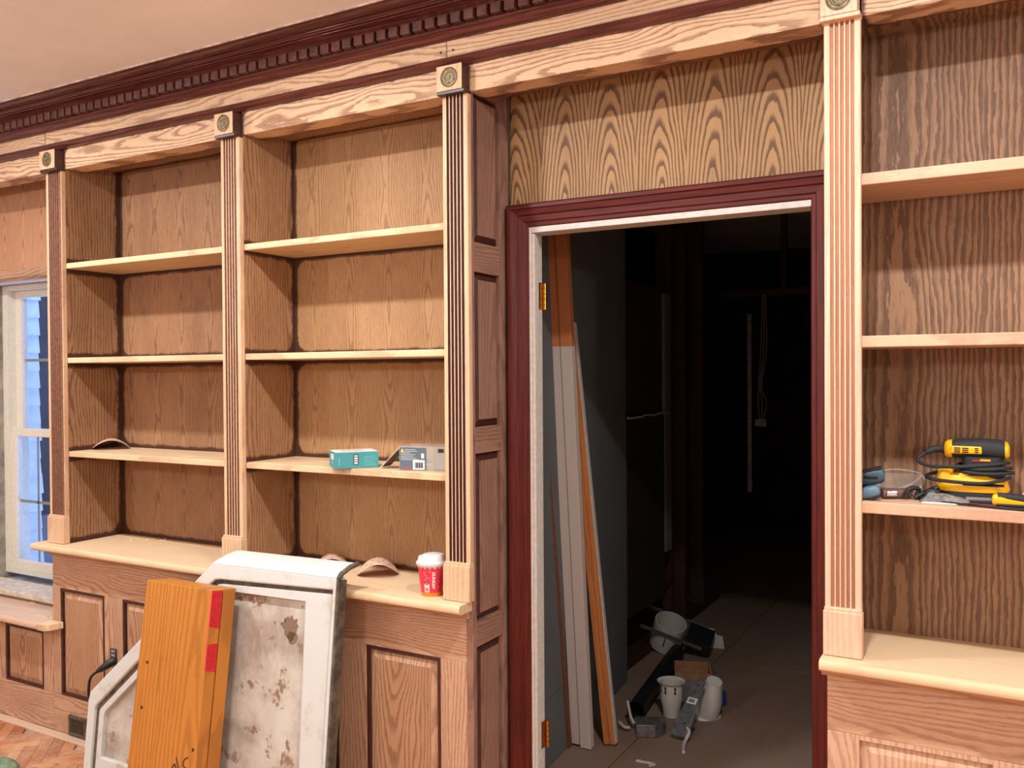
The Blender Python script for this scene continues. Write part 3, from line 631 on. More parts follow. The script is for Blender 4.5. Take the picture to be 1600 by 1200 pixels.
setp(MB().tube(smooth_path([(2.15, 1.19, 0.03), (2.18, 1.17, 0.022), (2.205, 1.175, 0.02)]), 0.006, 8).build('white_cable', cable_m, smooth=True), 'lower white cable on the floor reaching the junction box', 'cable')
setp(MB().tube(smooth_path([(2.445, 1.22, 0.05), (2.46, 1.20, 0.04), (2.452, 1.17, 0.012), (2.462, 1.12, 0.007), (2.475, 1.08, 0.007)]), 0.007, 8).build('white_cable', cable_m, smooth=True), 'short stripped white cable end beside the mounting plate', 'cable')
# big can on its frame, further back
fr3 = thing('light_housing_frame', 'large white light can tilted on black mounting frame deep in the hall', 'light housing', (1.95, 2.33, 0.03), (0.35, 0.30, 0.2))
MB().lathe([(0.085, 0.0), (0.088, 0.03), (0.088, 0.16), (0.082, 0.16), (0.080, 0.01)], 36, cap=False).build('housing', m_canw, fr3, smooth=True)
MB().lathe([(0.0, 0.0), (0.085, 0.0), (0.085, 0.004)], 36, cap=False).build('end_cap', m_canw, fr3, smooth=True)
for y in (-0.098, 0.090): MB().box(-0.15, 0.20, y, y + 0.008, 0.125, 0.145).build('hanger_bar', m_steel, fr3, bevel=0.001)
MB().box(0.10, 0.24, -0.08, 0.08, 0.09, 0.15).build('junction_case', m_black, fr3, bevel=0.003)
MB().tube(smooth_path([(0.11, -0.10, 0.12), (0.10, -0.12, 0.05), (0.02, -0.11, -0.0)]), 0.004, 6).build('spring_wire', m_steel, fr3, smooth=True)
MB().box(-0.003, 0.003, -0.0895, -0.087, 0.05, 0.11).build('slot', m_dark, fr3)
fl = thing('metal_flashing', 'bent white metal flashing lying behind the cardboard box', 'flashing', (2.155, 2.47, 0.001), (0, 0, 0.25))
MB().prof_y([(-0.09, 0.0), (0.09, 0.0), (0.08, 0.07), (0.05, 0.075), (0.03, 0.11), (-0.08, 0.12)], 0.0, 0.004).build('upright', m_canw, fl, bevel=0.001)
MB().box(-0.085, 0.085, 0.0045, 0.12, 0.0, 0.004).build('foot', m_canw, fl)
cb = thing('cardboard_box', 'small open brown cardboard box on the hall floor', 'box', (2.27, 1.83, 0.0), (0, 0, 0.35))
BX('side', (-0.085, 0.085, -0.09, -0.086, 0, 0.10), m_card, cb, 0, False); BX('side', (-0.085, 0.085, 0.086, 0.09, 0, 0.10), m_card, cb, 0, False)
BX('side', (-0.085, -0.081, -0.0855, 0.0855, 0, 0.10), m_card, cb, 0, False); BX('side', (0.081, 0.085, -0.0855, 0.0855, 0, 0.10), m_card, cb, 0, False)
BX('bottom', (-0.0805, 0.0805, -0.0855, 0.0855, 0.001, 0.005), m_card, cb, 0, False)
MB().loft([[(0.086, -0.08, 0.10), (0.086, 0.08, 0.10), (0.09, 0.08, 0.10), (0.09, -0.08, 0.10)], [(0.115, -0.08, 0.04), (0.115, 0.08, 0.04), (0.119, 0.08, 0.04), (0.119, -0.08, 0.04)]]).build('flap', m_card, cb)
setp(MB().box(-0.06, 0.06, -0.003, 0.003, 0, 0.09).build('steel_offcut', m_steel, bevel=0.001), 'grey sheet steel offcut standing behind the upright can', 'metal plate')
o = bpy.data.objects['steel_offcut']; o.location = (2.33, 1.62, 0.001); o.rotation_euler = (-0.2, 0, 0.1)
setp(MB().lathe([(0.03, 0), (0.045, 0), (0.045, 0.05), (0.03, 0.05), (0.03, 0)], 28, cap=False).build('tape_roll', plain('tape_blue', (40, 74, 150), 0.6), smooth=True), 'blue tape roll behind the tipped can', 'tape')
bpy.data.objects['tape_roll'].location = (2.435, 1.68, 0.001)
sp = thing('latch_plate', 'bent steel latch plate fixed to the hall wall beside the orange board', 'plate', (hallwall(1.2) + 0.004, 1.2, 0.41), (math.radians(14), 0, 0.09))
MB().box(-0.003, 0.0, -0.014, 0.014, -0.05, 0.05).build('plate', m_steel, sp, bevel=0.001)
MB().box(0.0, 0.018, -0.012, 0.012, -0.012, 0.012).build('lug', m_steel, sp, bevel=0.001)
for i, (x, y, l, a, z) in enumerate(((2.37, 0.93, 0.03, 0.2, 0), (2.40, 0.92, 0.018, 0.9, 0), (2.34, 0.93, 0.012, 0.4, 0))):
    o = MB().prof_z([(-l, -.006), (l * .6, -.008), (l, .004), (-l * .4, .009)], 0, 0.003).build('plaster_chip', m_canw); o.location = (x, y, 0.0005); o.rotation_euler.z = a
    setp(o, 'small white plaster chip on the hall floor near the doorway', 'chip', 'plaster chips on hall floor')

# ------------------------------------------------------------------ downlights and added fill lamps (out of frame, they light the room)
def emis(name, c, s):
    g = G(name); g.col(c); g.put(g.b.inputs['Emission Color'], rgba(c)); g.b.inputs['Emission Strength'].default_value = s; return g.m
m_lens = emis('lamp_lens', (255, 236, 208), 4.0)
for i, (x, y) in enumerate(CANS):
    t = thing('downlight', ('first', 'second', 'third', 'fourth')[i] + ' recessed ceiling downlight from the window end of the room', 'ceiling light', (x, y, CEIL - 0.004), group='recessed downlights')
    MB().lathe([(0.068, -0.004), (0.09, -0.004), (0.092, 0.003), (0.066, 0.003), (0.068, -0.004)], 32, cap=False).build('trim_ring', m_canw, t, smooth=True)
    MB().lathe([(0.0, 0.002), (0.066, 0.002), (0.066, 0.004)], 32, cap=False).build('lens', m_lens, t)
for i, (x, y) in enumerate(FILLS):  # invented fixtures carrying the added fill light, never in view
    t = thing('fill_lamp', ('added bare-bulb fill lamp nearest the window wall', 'added bare-bulb fill lamp in the middle of the room', 'added bare-bulb fill lamp at the far end from the window')[i], 'ceiling light', (x, y, CEIL))
    MB().lathe([(0.0, -0.03), (0.055, -0.03), (0.06, 0.0)], 28, cap=False).build('ceiling_rose', m_canw, t, smooth=True)
    MB().lathe([(0.004, -0.03), (0.004, -0.50)], 8).build('flex', m_canw, t); MB().lathe([(0.018, -0.50), (0.018, -0.55)], 16).build('socket', m_canw, t, smooth=True)

# ------------------------------------------------------------------ leaning white hatch panel
g = G('hatch_dirty_white'); p_ = g.pos(True); n = g.noise(p_, 7.0, 6.0, 0.7); n2 = g.noise(p_, 26.0, 5.0, 0.7)
c = g.mix(g.step(n, 0.52, 0.72), (208, 209, 202), (188, 178, 158)); c = g.mix(g.step(n2, 0.70, 0.73), c, (120, 96, 72)); g.col(c); g.rough(0.4); m_hat = g.m
g = G('hatch_grimy_panel'); p_ = g.pos(True); X, Y, Z = g.sep(p_); n = g.noise(p_, 4.0, 6.0, 0.65); n2 = g.noise(p_, 11.0, 8.0, 0.75); n3 = g.noise(g.xyz(g.ma('MULTIPLY', X, 60.0), Y, g.ma('MULTIPLY', Z, 14.0)), 1.0, 3.0)
c = g.mix(g.step(n, 0.36, 0.62), (204, 198, 184), (164, 150, 136)); c = g.mix(g.ma('MULTIPLY', g.step(n3, 0.5, 0.8), 0.5), c, (206, 196, 172))
c = g.mix(g.step(n2, 0.57, 0.60), c, (142, 116, 92)); g.col(c); g.rough(0.5); m_hat2 = g.m
m_gask = plain('hatch_gasket', (92, 82, 68), 0.7, var=0.3, nscale=30)
th = math.atan(0.1066)
ht = thing('hatch_panel', 'grimy white hatch panel with slanted corner leaning on the counter', 'hatch', (1.1, -0.2365, 0.002), (-th, 0, 0))
K = 1 / math.cos(th)
def T(pts): return [(x - 1.1, z * K) for x, z in pts]
def arc(cx, cz, r, a0, a1, n): return [(cx + r * math.cos(math.radians(a0 + (a1 - a0) * i / n)), cz + r * math.sin(math.radians(a0 + (a1 - a0) * i / n))) for i in range(n + 1)]
OUT = T([(0.515, 0.0), (0.513, 0.29), (0.522, 0.325), (1.118, 0.858), (1.142, 0.872), (1.17, 0.876), (1.712, 0.884), (1.712, 0.0)])
INN = T([(0.553, 0.03), (0.553, 0.262), (0.560, 0.278), (1.140, 0.806), (1.155, 0.817), (1.18, 0.821), (1.700, 0.842), (1.700, 0.03)])
IN2 = T([(0.572, 0.045), (0.572, 0.258), (0.578, 0.270), (1.150, 0.792), (1.165, 0.802), (1.19, 0.806), (1.694, 0.828), (1.694, 0.045)])
MB().ring(OUT, INN, 0.0, 0.045).build('rim', m_hat, ht, bevel=0.006, seg=3)
MB().ring(INN, IN2, 0.014, 0.04).build('gasket', m_gask, ht)
POC = T([(0.600, 0.09), (0.600, 0.245), (0.606, 0.262), (1.165, 0.768), (1.185, 0.779), (1.20, 0.783)] + arc(1.565, 0.765, 0.03, 90, 0, 5)[0:1] + [(1.597, 0.09)])
POC[6] = (1.575 - 1.1, 0.790 * K)
MB().ring(IN2, POC, 0.010, 0.036).build('inner_frame', m_hat, ht, bevel=0.004, seg=3)
MB().prof_y(POC, 0.028, 0.034).build('sunken_panel', m_hat2, ht)
# folded-back top lip
lp = MB(); A = [(1.118, 0.858), (1.142, 0.872), (1.17, 0.876), (1.712, 0.884)]
rings = []
for (w_, dz, sh) in ((0.002, -0.02, 0), (0.0, 0.0, 0), (0.014, 0.014, 0.004), (0.05, 0.032, 0.012), (0.085, 0.042, 0.018), (0.087, 0.036, 0.018), (0.05, 0.024, 0.012), (0.02, 0.0, 0.004)):
    rings.append([(x - 1.1 + sh * (0.6 if i == 3 else 1.0), w_, (z + dz) * K) for i, (x, z) in enumerate(A)])
lp.loft(rings, cap=False, closed=False)
n0 = 0; k = 4
lp.face([j * k for j in range(8)]); lp.face([j * k + 3 for j in range(8)][::-1])
lp.build('top_lip', m_hat, ht, smooth=True)
MB().tube([(1.717 - 1.1, 0.006, 0.880 * K), (1.720 - 1.1, 0.016, 0.896 * K), (1.725 - 1.1, 0.05, 0.914 * K), (1.729 - 1.1, 0.087, 0.924 * K)], 0.009, 8).build('edge_seal', m_gask, ht, smooth=True)
MB().box(1.7125 - 1.1, 1.722 - 1.1, 0.002, 0.045, 0.0, 0.875 * K).build('edge_seal', m_gask, ht, bevel=0.003)
g = G('brown_stain'); g.col((128, 104, 82)); g.rough(0.8); m_bst = g.m
random.seed(11)
for (cx, cz, r, n) in ((1.500, 0.690, 0.036, 18), (1.514, 0.662, 0.022, 12), (1.478, 0.716, 0.007, 9), (1.462, 0.70, 0.005, 8), (1.527, 0.72, 0.006, 8), (1.43, 0.70, 0.004, 8)):
    out = [(cx - 1.1 + r * random.uniform(.6, 1.15) * math.cos(2 * PI * i / n), (cz + r * 1.25 * random.uniform(.6, 1.15) * math.sin(2 * PI * i / n)) * K) for i in range(n)]
    MB().prof_y(out, 0.0268, 0.0282).build('stain_spot', m_bst, ht)
# ------------------------------------------------------------------ timber
tt = math.atan(0.1375)
m_tim = oak('timber_orange', (196, 118, 44), (146, 80, 28), 'zx', 0.3, 60, 0.04, 1.2, 0.45, 0.6, 0.10, 0.2, obj=True, rough=0.5)
tb = thing('timber_post', 'laminated orange timber post with red paint mark leaning on the white hatch', 'timber', (1.105, -0.376, 0.002), (-tt, 0, 0))
HT = 0.818 / math.cos(tt)
BX('board', (-0.167, -0.0575, 0.0, 0.047, 0, HT), m_tim, tb, 0.002, False)
BX('board', (-0.0555, 0.167, 0.0, 0.047, 0, HT), m_tim, tb, 0.002, False)
BX('board', (-0.167, 0.167, 0.0525, 0.106, 0, HT - 0.001), m_tim, tb, 0.002, False)
m_red = plain('red_paint', (196, 28, 34), 0.5, var=0.1)
for a, b in ((0.705, 0.823), (0.56, 0.645)):
    MB().loft([[(0.1668, 0.0015, a), (0.1676, 0.0015, a), (0.1676, 0.046, a - 0.012), (0.1668, 0.046, a - 0.012)], [(0.1668, 0.0015, b), (0.1676, 0.0015, b), (0.1676, 0.046, b), (0.1668, 0.046, b)]]).build('paint_mark', m_red, tb)
BX('paint_edge', (0.163, 0.1672, -0.0006, 0.001, 0.56, 0.823), plain('red_paint_thin', (216, 84, 70), 0.6), tb, 0, False)
m_mk = plain('marker_ink', (46, 30, 22), 0.7)
def stroke(pts, r=0.0022): return MB().tube(smooth_path([(x, -0.0003, z) for x, z in pts]), r, 5).build('pencil_mark', m_mk, tb)
stroke([(0.072, 0.262), (0.090, 0.225)]); stroke([(0.128, 0.272), (0.112, 0.262), (0.108, 0.243), (0.122, 0.236)]); stroke([(0.050, 0.215), (0.066, 0.238), (0.074, 0.225), (0.070, 0.200)])
for x, z in ((-0.12, 0.545), (-0.125, 0.39), (0.147, 0.30)):
    MB().lathe([(0.0, 0.0004), (0.006, 0.0004), (0.006, -0.001)], 12, M=Matrix.Translation((x, 0, z)) @ Matrix.Rotation(PI / 2, 4, 'X')).build('knot', m_mk, tb)

# ------------------------------------------------------------------ small things: left side
vn = thing('floor_register', 'dark metal air register set into the baseboard', 'vent', (0.15, -0.01, 0))
MB().ring([(0.094, 0.004), (0.215, 0.004), (0.215, 0.092), (0.094, 0.092)], [(0.108, 0.018), (0.201, 0.018), (0.201, 0.078), (0.108, 0.078)], -0.012, 0.0).build('frame', plain('register_frame', (104, 90, 74), 0.5, 0.4, var=0.2), vn, True, 0.003)
MB().box(0.108, 0.201, -0.002, -0.0005, 0.018, 0.078).build('backing', m_dark, vn, True)
fin = MB().box(-0.0022, 0.0022, -0.009, -0.0025, 0.0185, 0.0775).build('slat', plain('register_slat', (96, 84, 70), 0.5, 0.4), vn, True)
for k in range(9):
    f_ = fin if k == 0 else cp(fin, vn)
    f_.location = (0.1135 + k * 0.0103, 0, 0)
ol = thing('wall_outlet', 'black power outlet in the cabinet stile', 'outlet', (0.392, -0.001, 0.385))
MB().box(0.372, 0.412, -0.006, -0.0008, 0.350, 0.420).build('face_plate', plain('outlet_brown', (74, 60, 50), 0.6, var=0.3, nscale=60), ol, True, 0.002)
for z in (0.405, 0.388): MB().box(0.384, 0.389, -0.0065, -0.006, z, z + 0.009).box(0.396, 0.400, -0.0065, -0.006, z, z + 0.009).build('slot', m_canw, ol, True)
pc = thing('power_cord', 'black plug and cord hanging from the outlet', 'cord', (0.385, -0.03, 0.36))
MB().tube([(0.400, -0.007, 0.372), (0.392, -0.03, 0.362), (0.372, -0.045, 0.345), (0.352, -0.05, 0.332)], [0.015, 0.017, 0.013, 0.008], 12).build('plug', m_black, pc, True, smooth=True)
MB().tube(smooth_path([(0.352, -0.05, 0.332), (0.318, -0.055, 0.305), (0.302, -0.055, 0.262), (0.300, -0.05, 0.20), (0.36, -0.05, 0.06), (0.5, -0.06, 0.006)]), 0.0055, 8).build('cable', m_black, pc, True, smooth=True)
m_sand_b = plain('sandpaper_backing', (222, 182, 154), 0.9, var=0.1, nscale=30)
m_sand_r = plain('sandpaper_grit', (198, 96, 84), 0.9, var=0.15, nscale=200)
def disc(loc, rz, r, curl, label, spots=0, tilt=0.0):
    t = thing('sanding_disc', label, 'sandpaper', loc, (0, tilt, rz)); n, m = 28, 6; b = MB(); b2 = MB()
    for bb, off in ((b, 0.0012), (b2, 0.0)):
        rings = []
        for i in range(m + 1):
            rr = max(r * i / m, 0.0005)
            ring = []
            for j in range(n):
                x, y = rr * math.cos(2 * PI * j / n), rr * math.sin(2 * PI * j / n)
                ring.append((x, y, off + 0.001 + curl * (1 - (x / r) ** 2) * (1.0 if y < r * .9 else .9)))
            rings.append(ring)
        bb.loft(rings, cap=False)
    b.build('paper_back', m_sand_b, t, smooth=True); b2.build('grit_face', m_sand_r, t, smooth=True)
    for k in range(spots):
        a = k * 2.399; rr = r * 0.75 * ((k + 1) / spots) ** .5; x, y = rr * math.cos(a), rr * math.sin(a)
        MB().lathe([(0.0028, 0), (0.0028, 0.0006)], 8, c=(x, y, 0.0028 + curl * (1 - (x / r) ** 2))).build('hole', m_mk, t)
    return t
disc((0.165, 0.165, 1.2275), 0.94, 0.078, 0.040, 'curled pink sanding disc on the left bookcase shelf', 0, 0.05)
disc((1.650, 0.155, 0.8305), 0.66, 0.074, 0.048, 'spotted curled sanding disc on the counter near the coffee cup', 9)
disc((1.40, 0.195, 0.8305), 0.66, 0.060, 0.034, 'curled sanding disc half hidden behind the hatch on the counter', 4)
random.seed(5)
for i in range(11):
    l = random.uniform(0.006, 0.018); o = MB().prof_z([(-l, -.003), (l * .7, -.004), (l, .003), (-l * .5, .004)], 0, 0.004).build('wood_crumb', m_shelf)
    o.location = (0.36 + random.gauss(0, 0.06), 0.20 + random.gauss(0, 0.02), 0.8303); o.rotation_euler.z = random.uniform(0, 3)
    setp(o, 'pale wood crumb lying at the back of the counter by the window', 'crumb', 'wood crumbs on counter')
gb = MB().loft([[(0.06 * s * (1 + .25 * math.sin(3 * a)) * math.cos(a), 0.05 * s * (1 + .2 * math.cos(2 * a)) * math.sin(a), z) for a in [2 * PI * i / 20 for i in range(20)]] for s, z in ((0.8, 0), (1.0, 0.012), (0.8, 0.03), (0.35, 0.042))]).build('rag', plain('green_rag', (112, 132, 104), 0.9, var=0.3, nscale=20), smooth=True, angle=80)
gb.location = (0.165, -0.335, 0.0005); setp(gb, 'crumpled pale green rag on the parquet floor', 'rag')
# teal box
tx = thing('teal_box', 'teal product box with white top on the middle shelf', 'box', (1.628, -0.045, 1.2275), (0, 0, math.radians(51)))
TL, TW, TH = 0.150, 0.115, 0.056
m_teal = plain('teal_card', (66, 148, 152), 0.5); m_teal_l = plain('teal_print_light', (120, 184, 186), 0.5); m_wht = plain('print_white', (226, 226, 222), 0.5); m_tan = plain('print_tan', (206, 186, 160), 0.5); m_dkp = plain('print_dark', (40, 62, 66), 0.5)
BX('body', (0, TL, 0, TW, 0, TH), m_teal, tx, 0.001, False)
BX('top_print', (0.001, TL - .001, 0.001, TW - .001, TH, TH + .0006), m_wht, tx, 0, False)
BX('window_print', (0.03, 0.105, 0.03, 0.09, TH + .0006, TH + .001), m_tan, tx, 0, False)
BX('logo_print', (0.062, 0.080, -0.0006, 0, 0.012, 0.048), m_dkp, tx, 0, False)
for k, (a, b) in enumerate(((0.04, 0.0445), (0.031, 0.037), (0.0235, 0.028), (0.015, 0.0205))): BX('logo_letter', (0.065, 0.077, -0.001, -0.0006, a, b), m_wht, tx, 0, False)
for k in range(5): BX('text_line', (0.098, 0.142 - 0.006 * (k % 3), -0.0006, 0, 0.010 + k * .007, 0.0115 + k * .007), m_teal_l, tx, 0, False)
BX('text_line', (0.012, 0.015, -0.0006, 0, 0.012, 0.035), m_teal_l, tx, 0, False)
BX('side_label', (-0.0006, 0, 0.03, 0.075, 0.028, 0.048), m_wht, tx, 0, False)
BX('side_text', (-0.0006, 0, 0.035, 0.068, 0.016, 0.021), m_teal_l, tx, 0, False)
# clear plastic case with printed card
g = G('clear_plastic'); g.nt.nodes.remove(g.b); tr = g.n('ShaderNodeBsdfTransparent'); gl = g.n('ShaderNodeBsdfPrincipled'); gl.inputs['Base Color'].default_value = rgba((214, 208, 196)); gl.inputs['Roughness'].default_value = 0.15
mx = g.n('ShaderNodeMixShader'); mx.inputs[0].default_value = 0.28; g.nt.links.new(tr.outputs[0], mx.inputs[1]); g.nt.links.new(gl.outputs[0], mx.inputs[2]); g.nt.links.new(mx.outputs[0], g.nt.nodes['Material Output'].inputs[0]); m_clr = g.m
cc = thing('plastic_case', 'clear plastic case with grey printed label on the middle shelf', 'case', (1.846, 0.025, 1.2275), (0, 0, math.radians(12)))
CL, CW, CH = 0.18, 0.10, 0.080
for nm, b in (('wall', (0, CL, 0, .002, 0, CH)), ('wall', (0, CL, CW - .002, CW, 0, CH)), ('wall', (0, .002, .002, CW - .002, 0, CH)), ('wall', (CL - .002, CL, .002, CW - .002, 0, CH)), ('base', (.002, CL - .002, .002, CW - .002, 0, .002)), ('lid', (0, CL, 0, CW, CH, CH + .002))):
    BX(nm, b, m_clr, cc, 0, False)
m_gry = plain('print_slate', (92, 104, 114), 0.5)
lb = BX('label_card', (0.002, 0.098, -0.0008, -0.0001, 0.003, CH - 0.003), m_gry, cc, 0, False)
BX('barcode_patch', (0.05, 0.092, -0.0012, -0.0008, 0.004, 0.036), m_wht, lb, 0, False)
bs = MB()
for k in range(10): bs.box(0.057 + k * .003, 0.0585 + k * .003 + .0006 * (k % 3), -0.0015, -0.0012, 0.009, 0.028)
bs.build('bars', m_dark, lb)
for k in range(7): BX('text_line', (0.020 if k > 4 else 0.006, (0.07, 0.062, 0.05, 0.058, 0.04, 0.066, 0.06)[k], -0.0012, -0.0008, 0.036 + k * .0055, 0.038 + k * .0055), plain('print_pale', (178, 186, 190), 0.5) if k == 0 else bpy.data.materials['print_pale'], lb, 0, False)
MB().prof_y([(0.005, 0.062), (0.018, 0.062), (0.0115, 0.074)], -0.0013, -0.0008).build('warning_triangle', plain('print_yellow', (240, 210, 70), 0.5), lb)
BX('red_text', (0.018, 0.042, -0.0012, -0.0008, 0.006, 0.011), plain('print_red', (200, 60, 60), 0.5), lb, 0, False)
BX('recycle_mark', (0.080, 0.090, -0.0012, -0.0008, 0.042, 0.058), m_wht, lb, 0, False)
BX('black_tag', (0.140, 0.160, -0.0008, -0.0001, 0.062, 0.074), m_black, cc, 0, False)
BX('folded_insert', (0.112, 0.172, 0.02, 0.06, 0.003, 0.055), plain('insert_card', (190, 184, 172), 0.7), cc, 0.002, False)
cl2 = thing('printed_card', 'open white lid with black print leaning on the clear case', 'card', (1.752, 0.045, 1.2285), (0, math.radians(-44), math.radians(10)))
BX('card', (0, 0.105, 0, 0.07, 0, 0.003), m_wht, cl2, 0.001, False)
BX('black_print', (0.008, 0.10, 0.004, 0.066, -0.0006, 0), m_black, cl2, 0, False)
BX('edge_print', (0.008, 0.10, -0.0006, 0, 0.0, 0.0012), m_black, cl2, 0, False)
BX('red_print', (0.02, 0.045, 0.01, 0.03, -0.0012, -0.0006), bpy.data.materials['print_red'], cl2, 0, False)
# coffee cup
cu = thing('coffee_cup', 'red paper coffee cup with white lid and orange base on counter', 'cup', (1.984, 0.010, 0.8302))
m_cup = plain('cup_red', (222, 52, 76), 0.5); m_org = plain('cup_orange', (246, 130, 30), 0.5); m_lid = plain('cup_lid_white', (214, 212, 206), 0.35)
r_at = lambda z: 0.0335 + (0.0460 - 0.0335) * z / 0.105
MB().lathe([(0.030, 0.0), (r_at(0), 0.0), (r_at(0.012), 0.012)], 40).build('orange_band', m_org, cu, smooth=True)
MB().lathe([(r_at(0.012) + .0002, 0.0122), (r_at(0.105), 0.105)], 40).build('sleeve', m_cup, cu, smooth=True)
MB().lathe([(0.0485, 0.098), (0.0505, 0.101), (0.0505, 0.108), (0.0475, 0.111), (0.0455, 0.113), (0.0435, 0.123), (0.0420, 0.126), (0.036, 0.1265), (0.0, 0.1265)], 40, cap=False).build('lid', m_lid, cu, smooth=True)
MB().lathe([(0.036, 0.1262), (0.034, 0.131), (0.030, 0.1325), (0.0, 0.1325)], 24, c=(0.004, 0.004, 0), cap=False).build('lid_dome', m_lid, cu, smooth=True)
def wrap(x, z, off): # flat print (metres) wrapped round the cup; x=0 faces the camera
    a = math.radians(-57) + x / 0.040; r = r_at(z) + off; return (r * math.cos(a), r * math.sin(a), z)
def decal(name, polys, m, off=0.0006):
    b = MB()
    for p in polys:
        n0 = len(b.v); k = len(p)
        b.v += [wrap(x, z, off) for x, z in p] + [wrap(x, z, 0.0) for x, z in p]
        b.face([n0 + i for i in range(k)])
        for i in range(k): b.face((n0 + i, n0 + (i + 1) % k, n0 + k + (i + 1) % k, n0 + k + i))
    return b.build(name, m, cu)
tc = bpy.data.curves.new('cup_text', 'FONT'); tc.body = "DUNKIN'"; tc.size = 0.0135; tc.offset = 0.0006; tc.align_x = 'CENTER'; tc.align_y = 'CENTER'; tc.extrude = 0.0004; tc.resolution_u = 4
to = bpy.data.objects.new('cup_text_tmp', tc); COL.objects.link(to); bpy.context.view_layer.update()
me = bpy.data.meshes.new_from_object(to.evaluated_get(bpy.context.evaluated_depsgraph_get())); bpy.data.objects.remove(to)
for v in me.vertices:
    x, z = 0.007 + v.co.y * 0.95, 0.054 - v.co.x * 1.0; v.co = wrap(x, z, 0.0004 + v.co.z)
me.materials.clear(); me.materials.append(m_lid); tobj = bpy.data.objects.new('lettering', me); COL.objects.link(tobj); tobj.parent = cu; tobj['label'] = 'white DUNKIN lettering reading downwards'
wave = [(x / 1000, 0.094 + 0.003 * math.sin(x / 1000 * 420)) for x in range(-60, 62, 3)]
decal('white_scallop', [[wave[i], wave[i + 1], (wave[i + 1][0], 0.1), (wave[i][0], 0.1)] for i in range(len(wave) - 1)], m_lid, 0.0003)
sq = lambda x, z, a, b: [(x - a, z - b), (x + a, z - b), (x + a, z + b), (x - a, z + b)]
decal('white_patch', [sq(-0.016 + k * .0044, 0.029, 0.0022, 0.0145) for k in (-1.5, -0.5, 0.5, 1.5)], m_lid, 0.0005)
decal('red_flower', [sq(-0.0158, 0.024, 0.0011, 0.0055), sq(-0.0158, 0.024, 0.0045, 0.0012), sq(-0.0135, 0.0275, 0.0014, 0.0014), sq(-0.0181, 0.0275, 0.0014, 0.0014), sq(-0.0135, 0.0205, 0.0014, 0.0014), sq(-0.0181, 0.0205, 0.0014, 0.0014)], plain('print_flower', (206, 60, 40), 0.5), 0.0009)
ga = [(-0.016 + 0.0085 * math.cos(math.radians(a)), 0.048 + 0.009 * math.sin(math.radians(a))) for a in range(180, 361, 20)]; gb_ = [(-0.016 + 0.006 * math.cos(math.radians(a)), 0.048 + 0.0065 * math.sin(math.radians(a))) for a in range(180, 361, 20)]
decal('green_arc', [[ga[i], ga[i + 1], gb_[i + 1], gb_[i]] for i in range(9)], plain('print_green', (34, 92, 70), 0.5), 0.0009)
decal('white_fleck', [sq(x, z, 0.0014, 0.0014) for x, z in ((-0.020, 0.056), (-0.022, 0.078), (-0.006, 0.060), (-0.014, 0.064), (0.028, 0.05), (0.026, 0.03), (-0.024, 0.04), (-0.004, 0.083), (-0.018, 0.0705), (0.034, 0.07))], m_lid, 0.0005)

# ------------------------------------------------------------------ tools on the right shelf
ZS = 1.2223
sd = thing('orbital_sander', 'yellow and black corded orbital sander on the right shelf', 'sander', (3.545, 0.15, ZS))
def ringx(x, cy, cz, ry, rz, n=20, e=2.6):
    out = []
    for i in range(n):
        a = 2 * PI * i / n; c_, s_ = math.cos(a), math.sin(a)
        out.append((x, cy + ry * math.copysign(abs(c_) ** (2 / e), c_), cz + rz * math.copysign(abs(s_) ** (2 / e), s_)))
    return out
def ringz(z, cx, cy, rx, ry, n=28, e=3.0):
    out = []
    for i in range(n):
        a = 2 * PI * i / n; c_, s_ = math.cos(a), math.sin(a)
        out.append((cx + rx * math.copysign(abs(c_) ** (2 / e), c_), cy + ry * math.copysign(abs(s_) ** (2 / e), s_), z))
    return out
MB().loft([ringz(0.0, 0, 0, 0.072, 0.055), ringz(0.018, 0, 0, 0.075, 0.057), ringz(0.026, 0, 0, 0.074, 0.056)]).build('sanding_pad', m_rubber, sd, smooth=True)
MB().loft([ringz(0.026, 0.0, 0, 0.080, 0.058), ringz(0.032, 0, 0, 0.083, 0.060), ringz(0.056, -0.004, 0, 0.079, 0.056), ringz(0.066, -0.012, 0, 0.068, 0.050)]).build('skirt', m_yellow, sd, smooth=True)
MB().loft([ringz(0.050, -0.062, 0, 0.020, 0.048), ringz(0.074, -0.060, 0, 0.018, 0.044), ringz(0.078, -0.058, 0, 0.012, 0.036)]).build('skirt_bracket', m_yellow, sd, smooth=True)
MB().loft([ringz(0.060, 0.02, 0, 0.052, 0.046), ringz(0.085, 0.022, 0, 0.045, 0.042), ringz(0.112, 0.022, 0, 0.046, 0.040)]).build('neck', m_rubber, sd, smooth=True)
MB().box(-0.02, 0.07, -0.0605, -0.056, 0.043, 0.049).build('skirt_slot', m_dark, sd)
MB().loft([ringz(0.058, -0.02, -0.02, 0.018, 0.034), ringz(0.072, -0.018, -0.02, 0.014, 0.03), ringz(0.074, -0.016, -0.02, 0.006, 0.02)]).build('skirt_lug', m_yellow, sd, smooth=True)
MB().loft([ringx(-0.046, 0, 0.129, 0.034, 0.022), ringx(-0.03, 0, 0.131, 0.036, 0.0245), ringx(0.02, 0, 0.132, 0.038, 0.0255), ringx(0.062, 0, 0.130, 0.036, 0.0245), ringx(0.072, 0, 0.129, 0.033, 0.022)]).build('grip', m_rubber, sd, smooth=True)
MB().loft([ringx(-0.064, 0, 0.128, 0.012, 0.010), ringx(-0.062, 0, 0.128, 0.024, 0.018), ringx(-0.054, 0, 0.129, 0.033, 0.0225), ringx(-0.0455, 0, 0.129, 0.0345, 0.0225)]).build('nose_cap', m_yellow, sd, smooth=True)
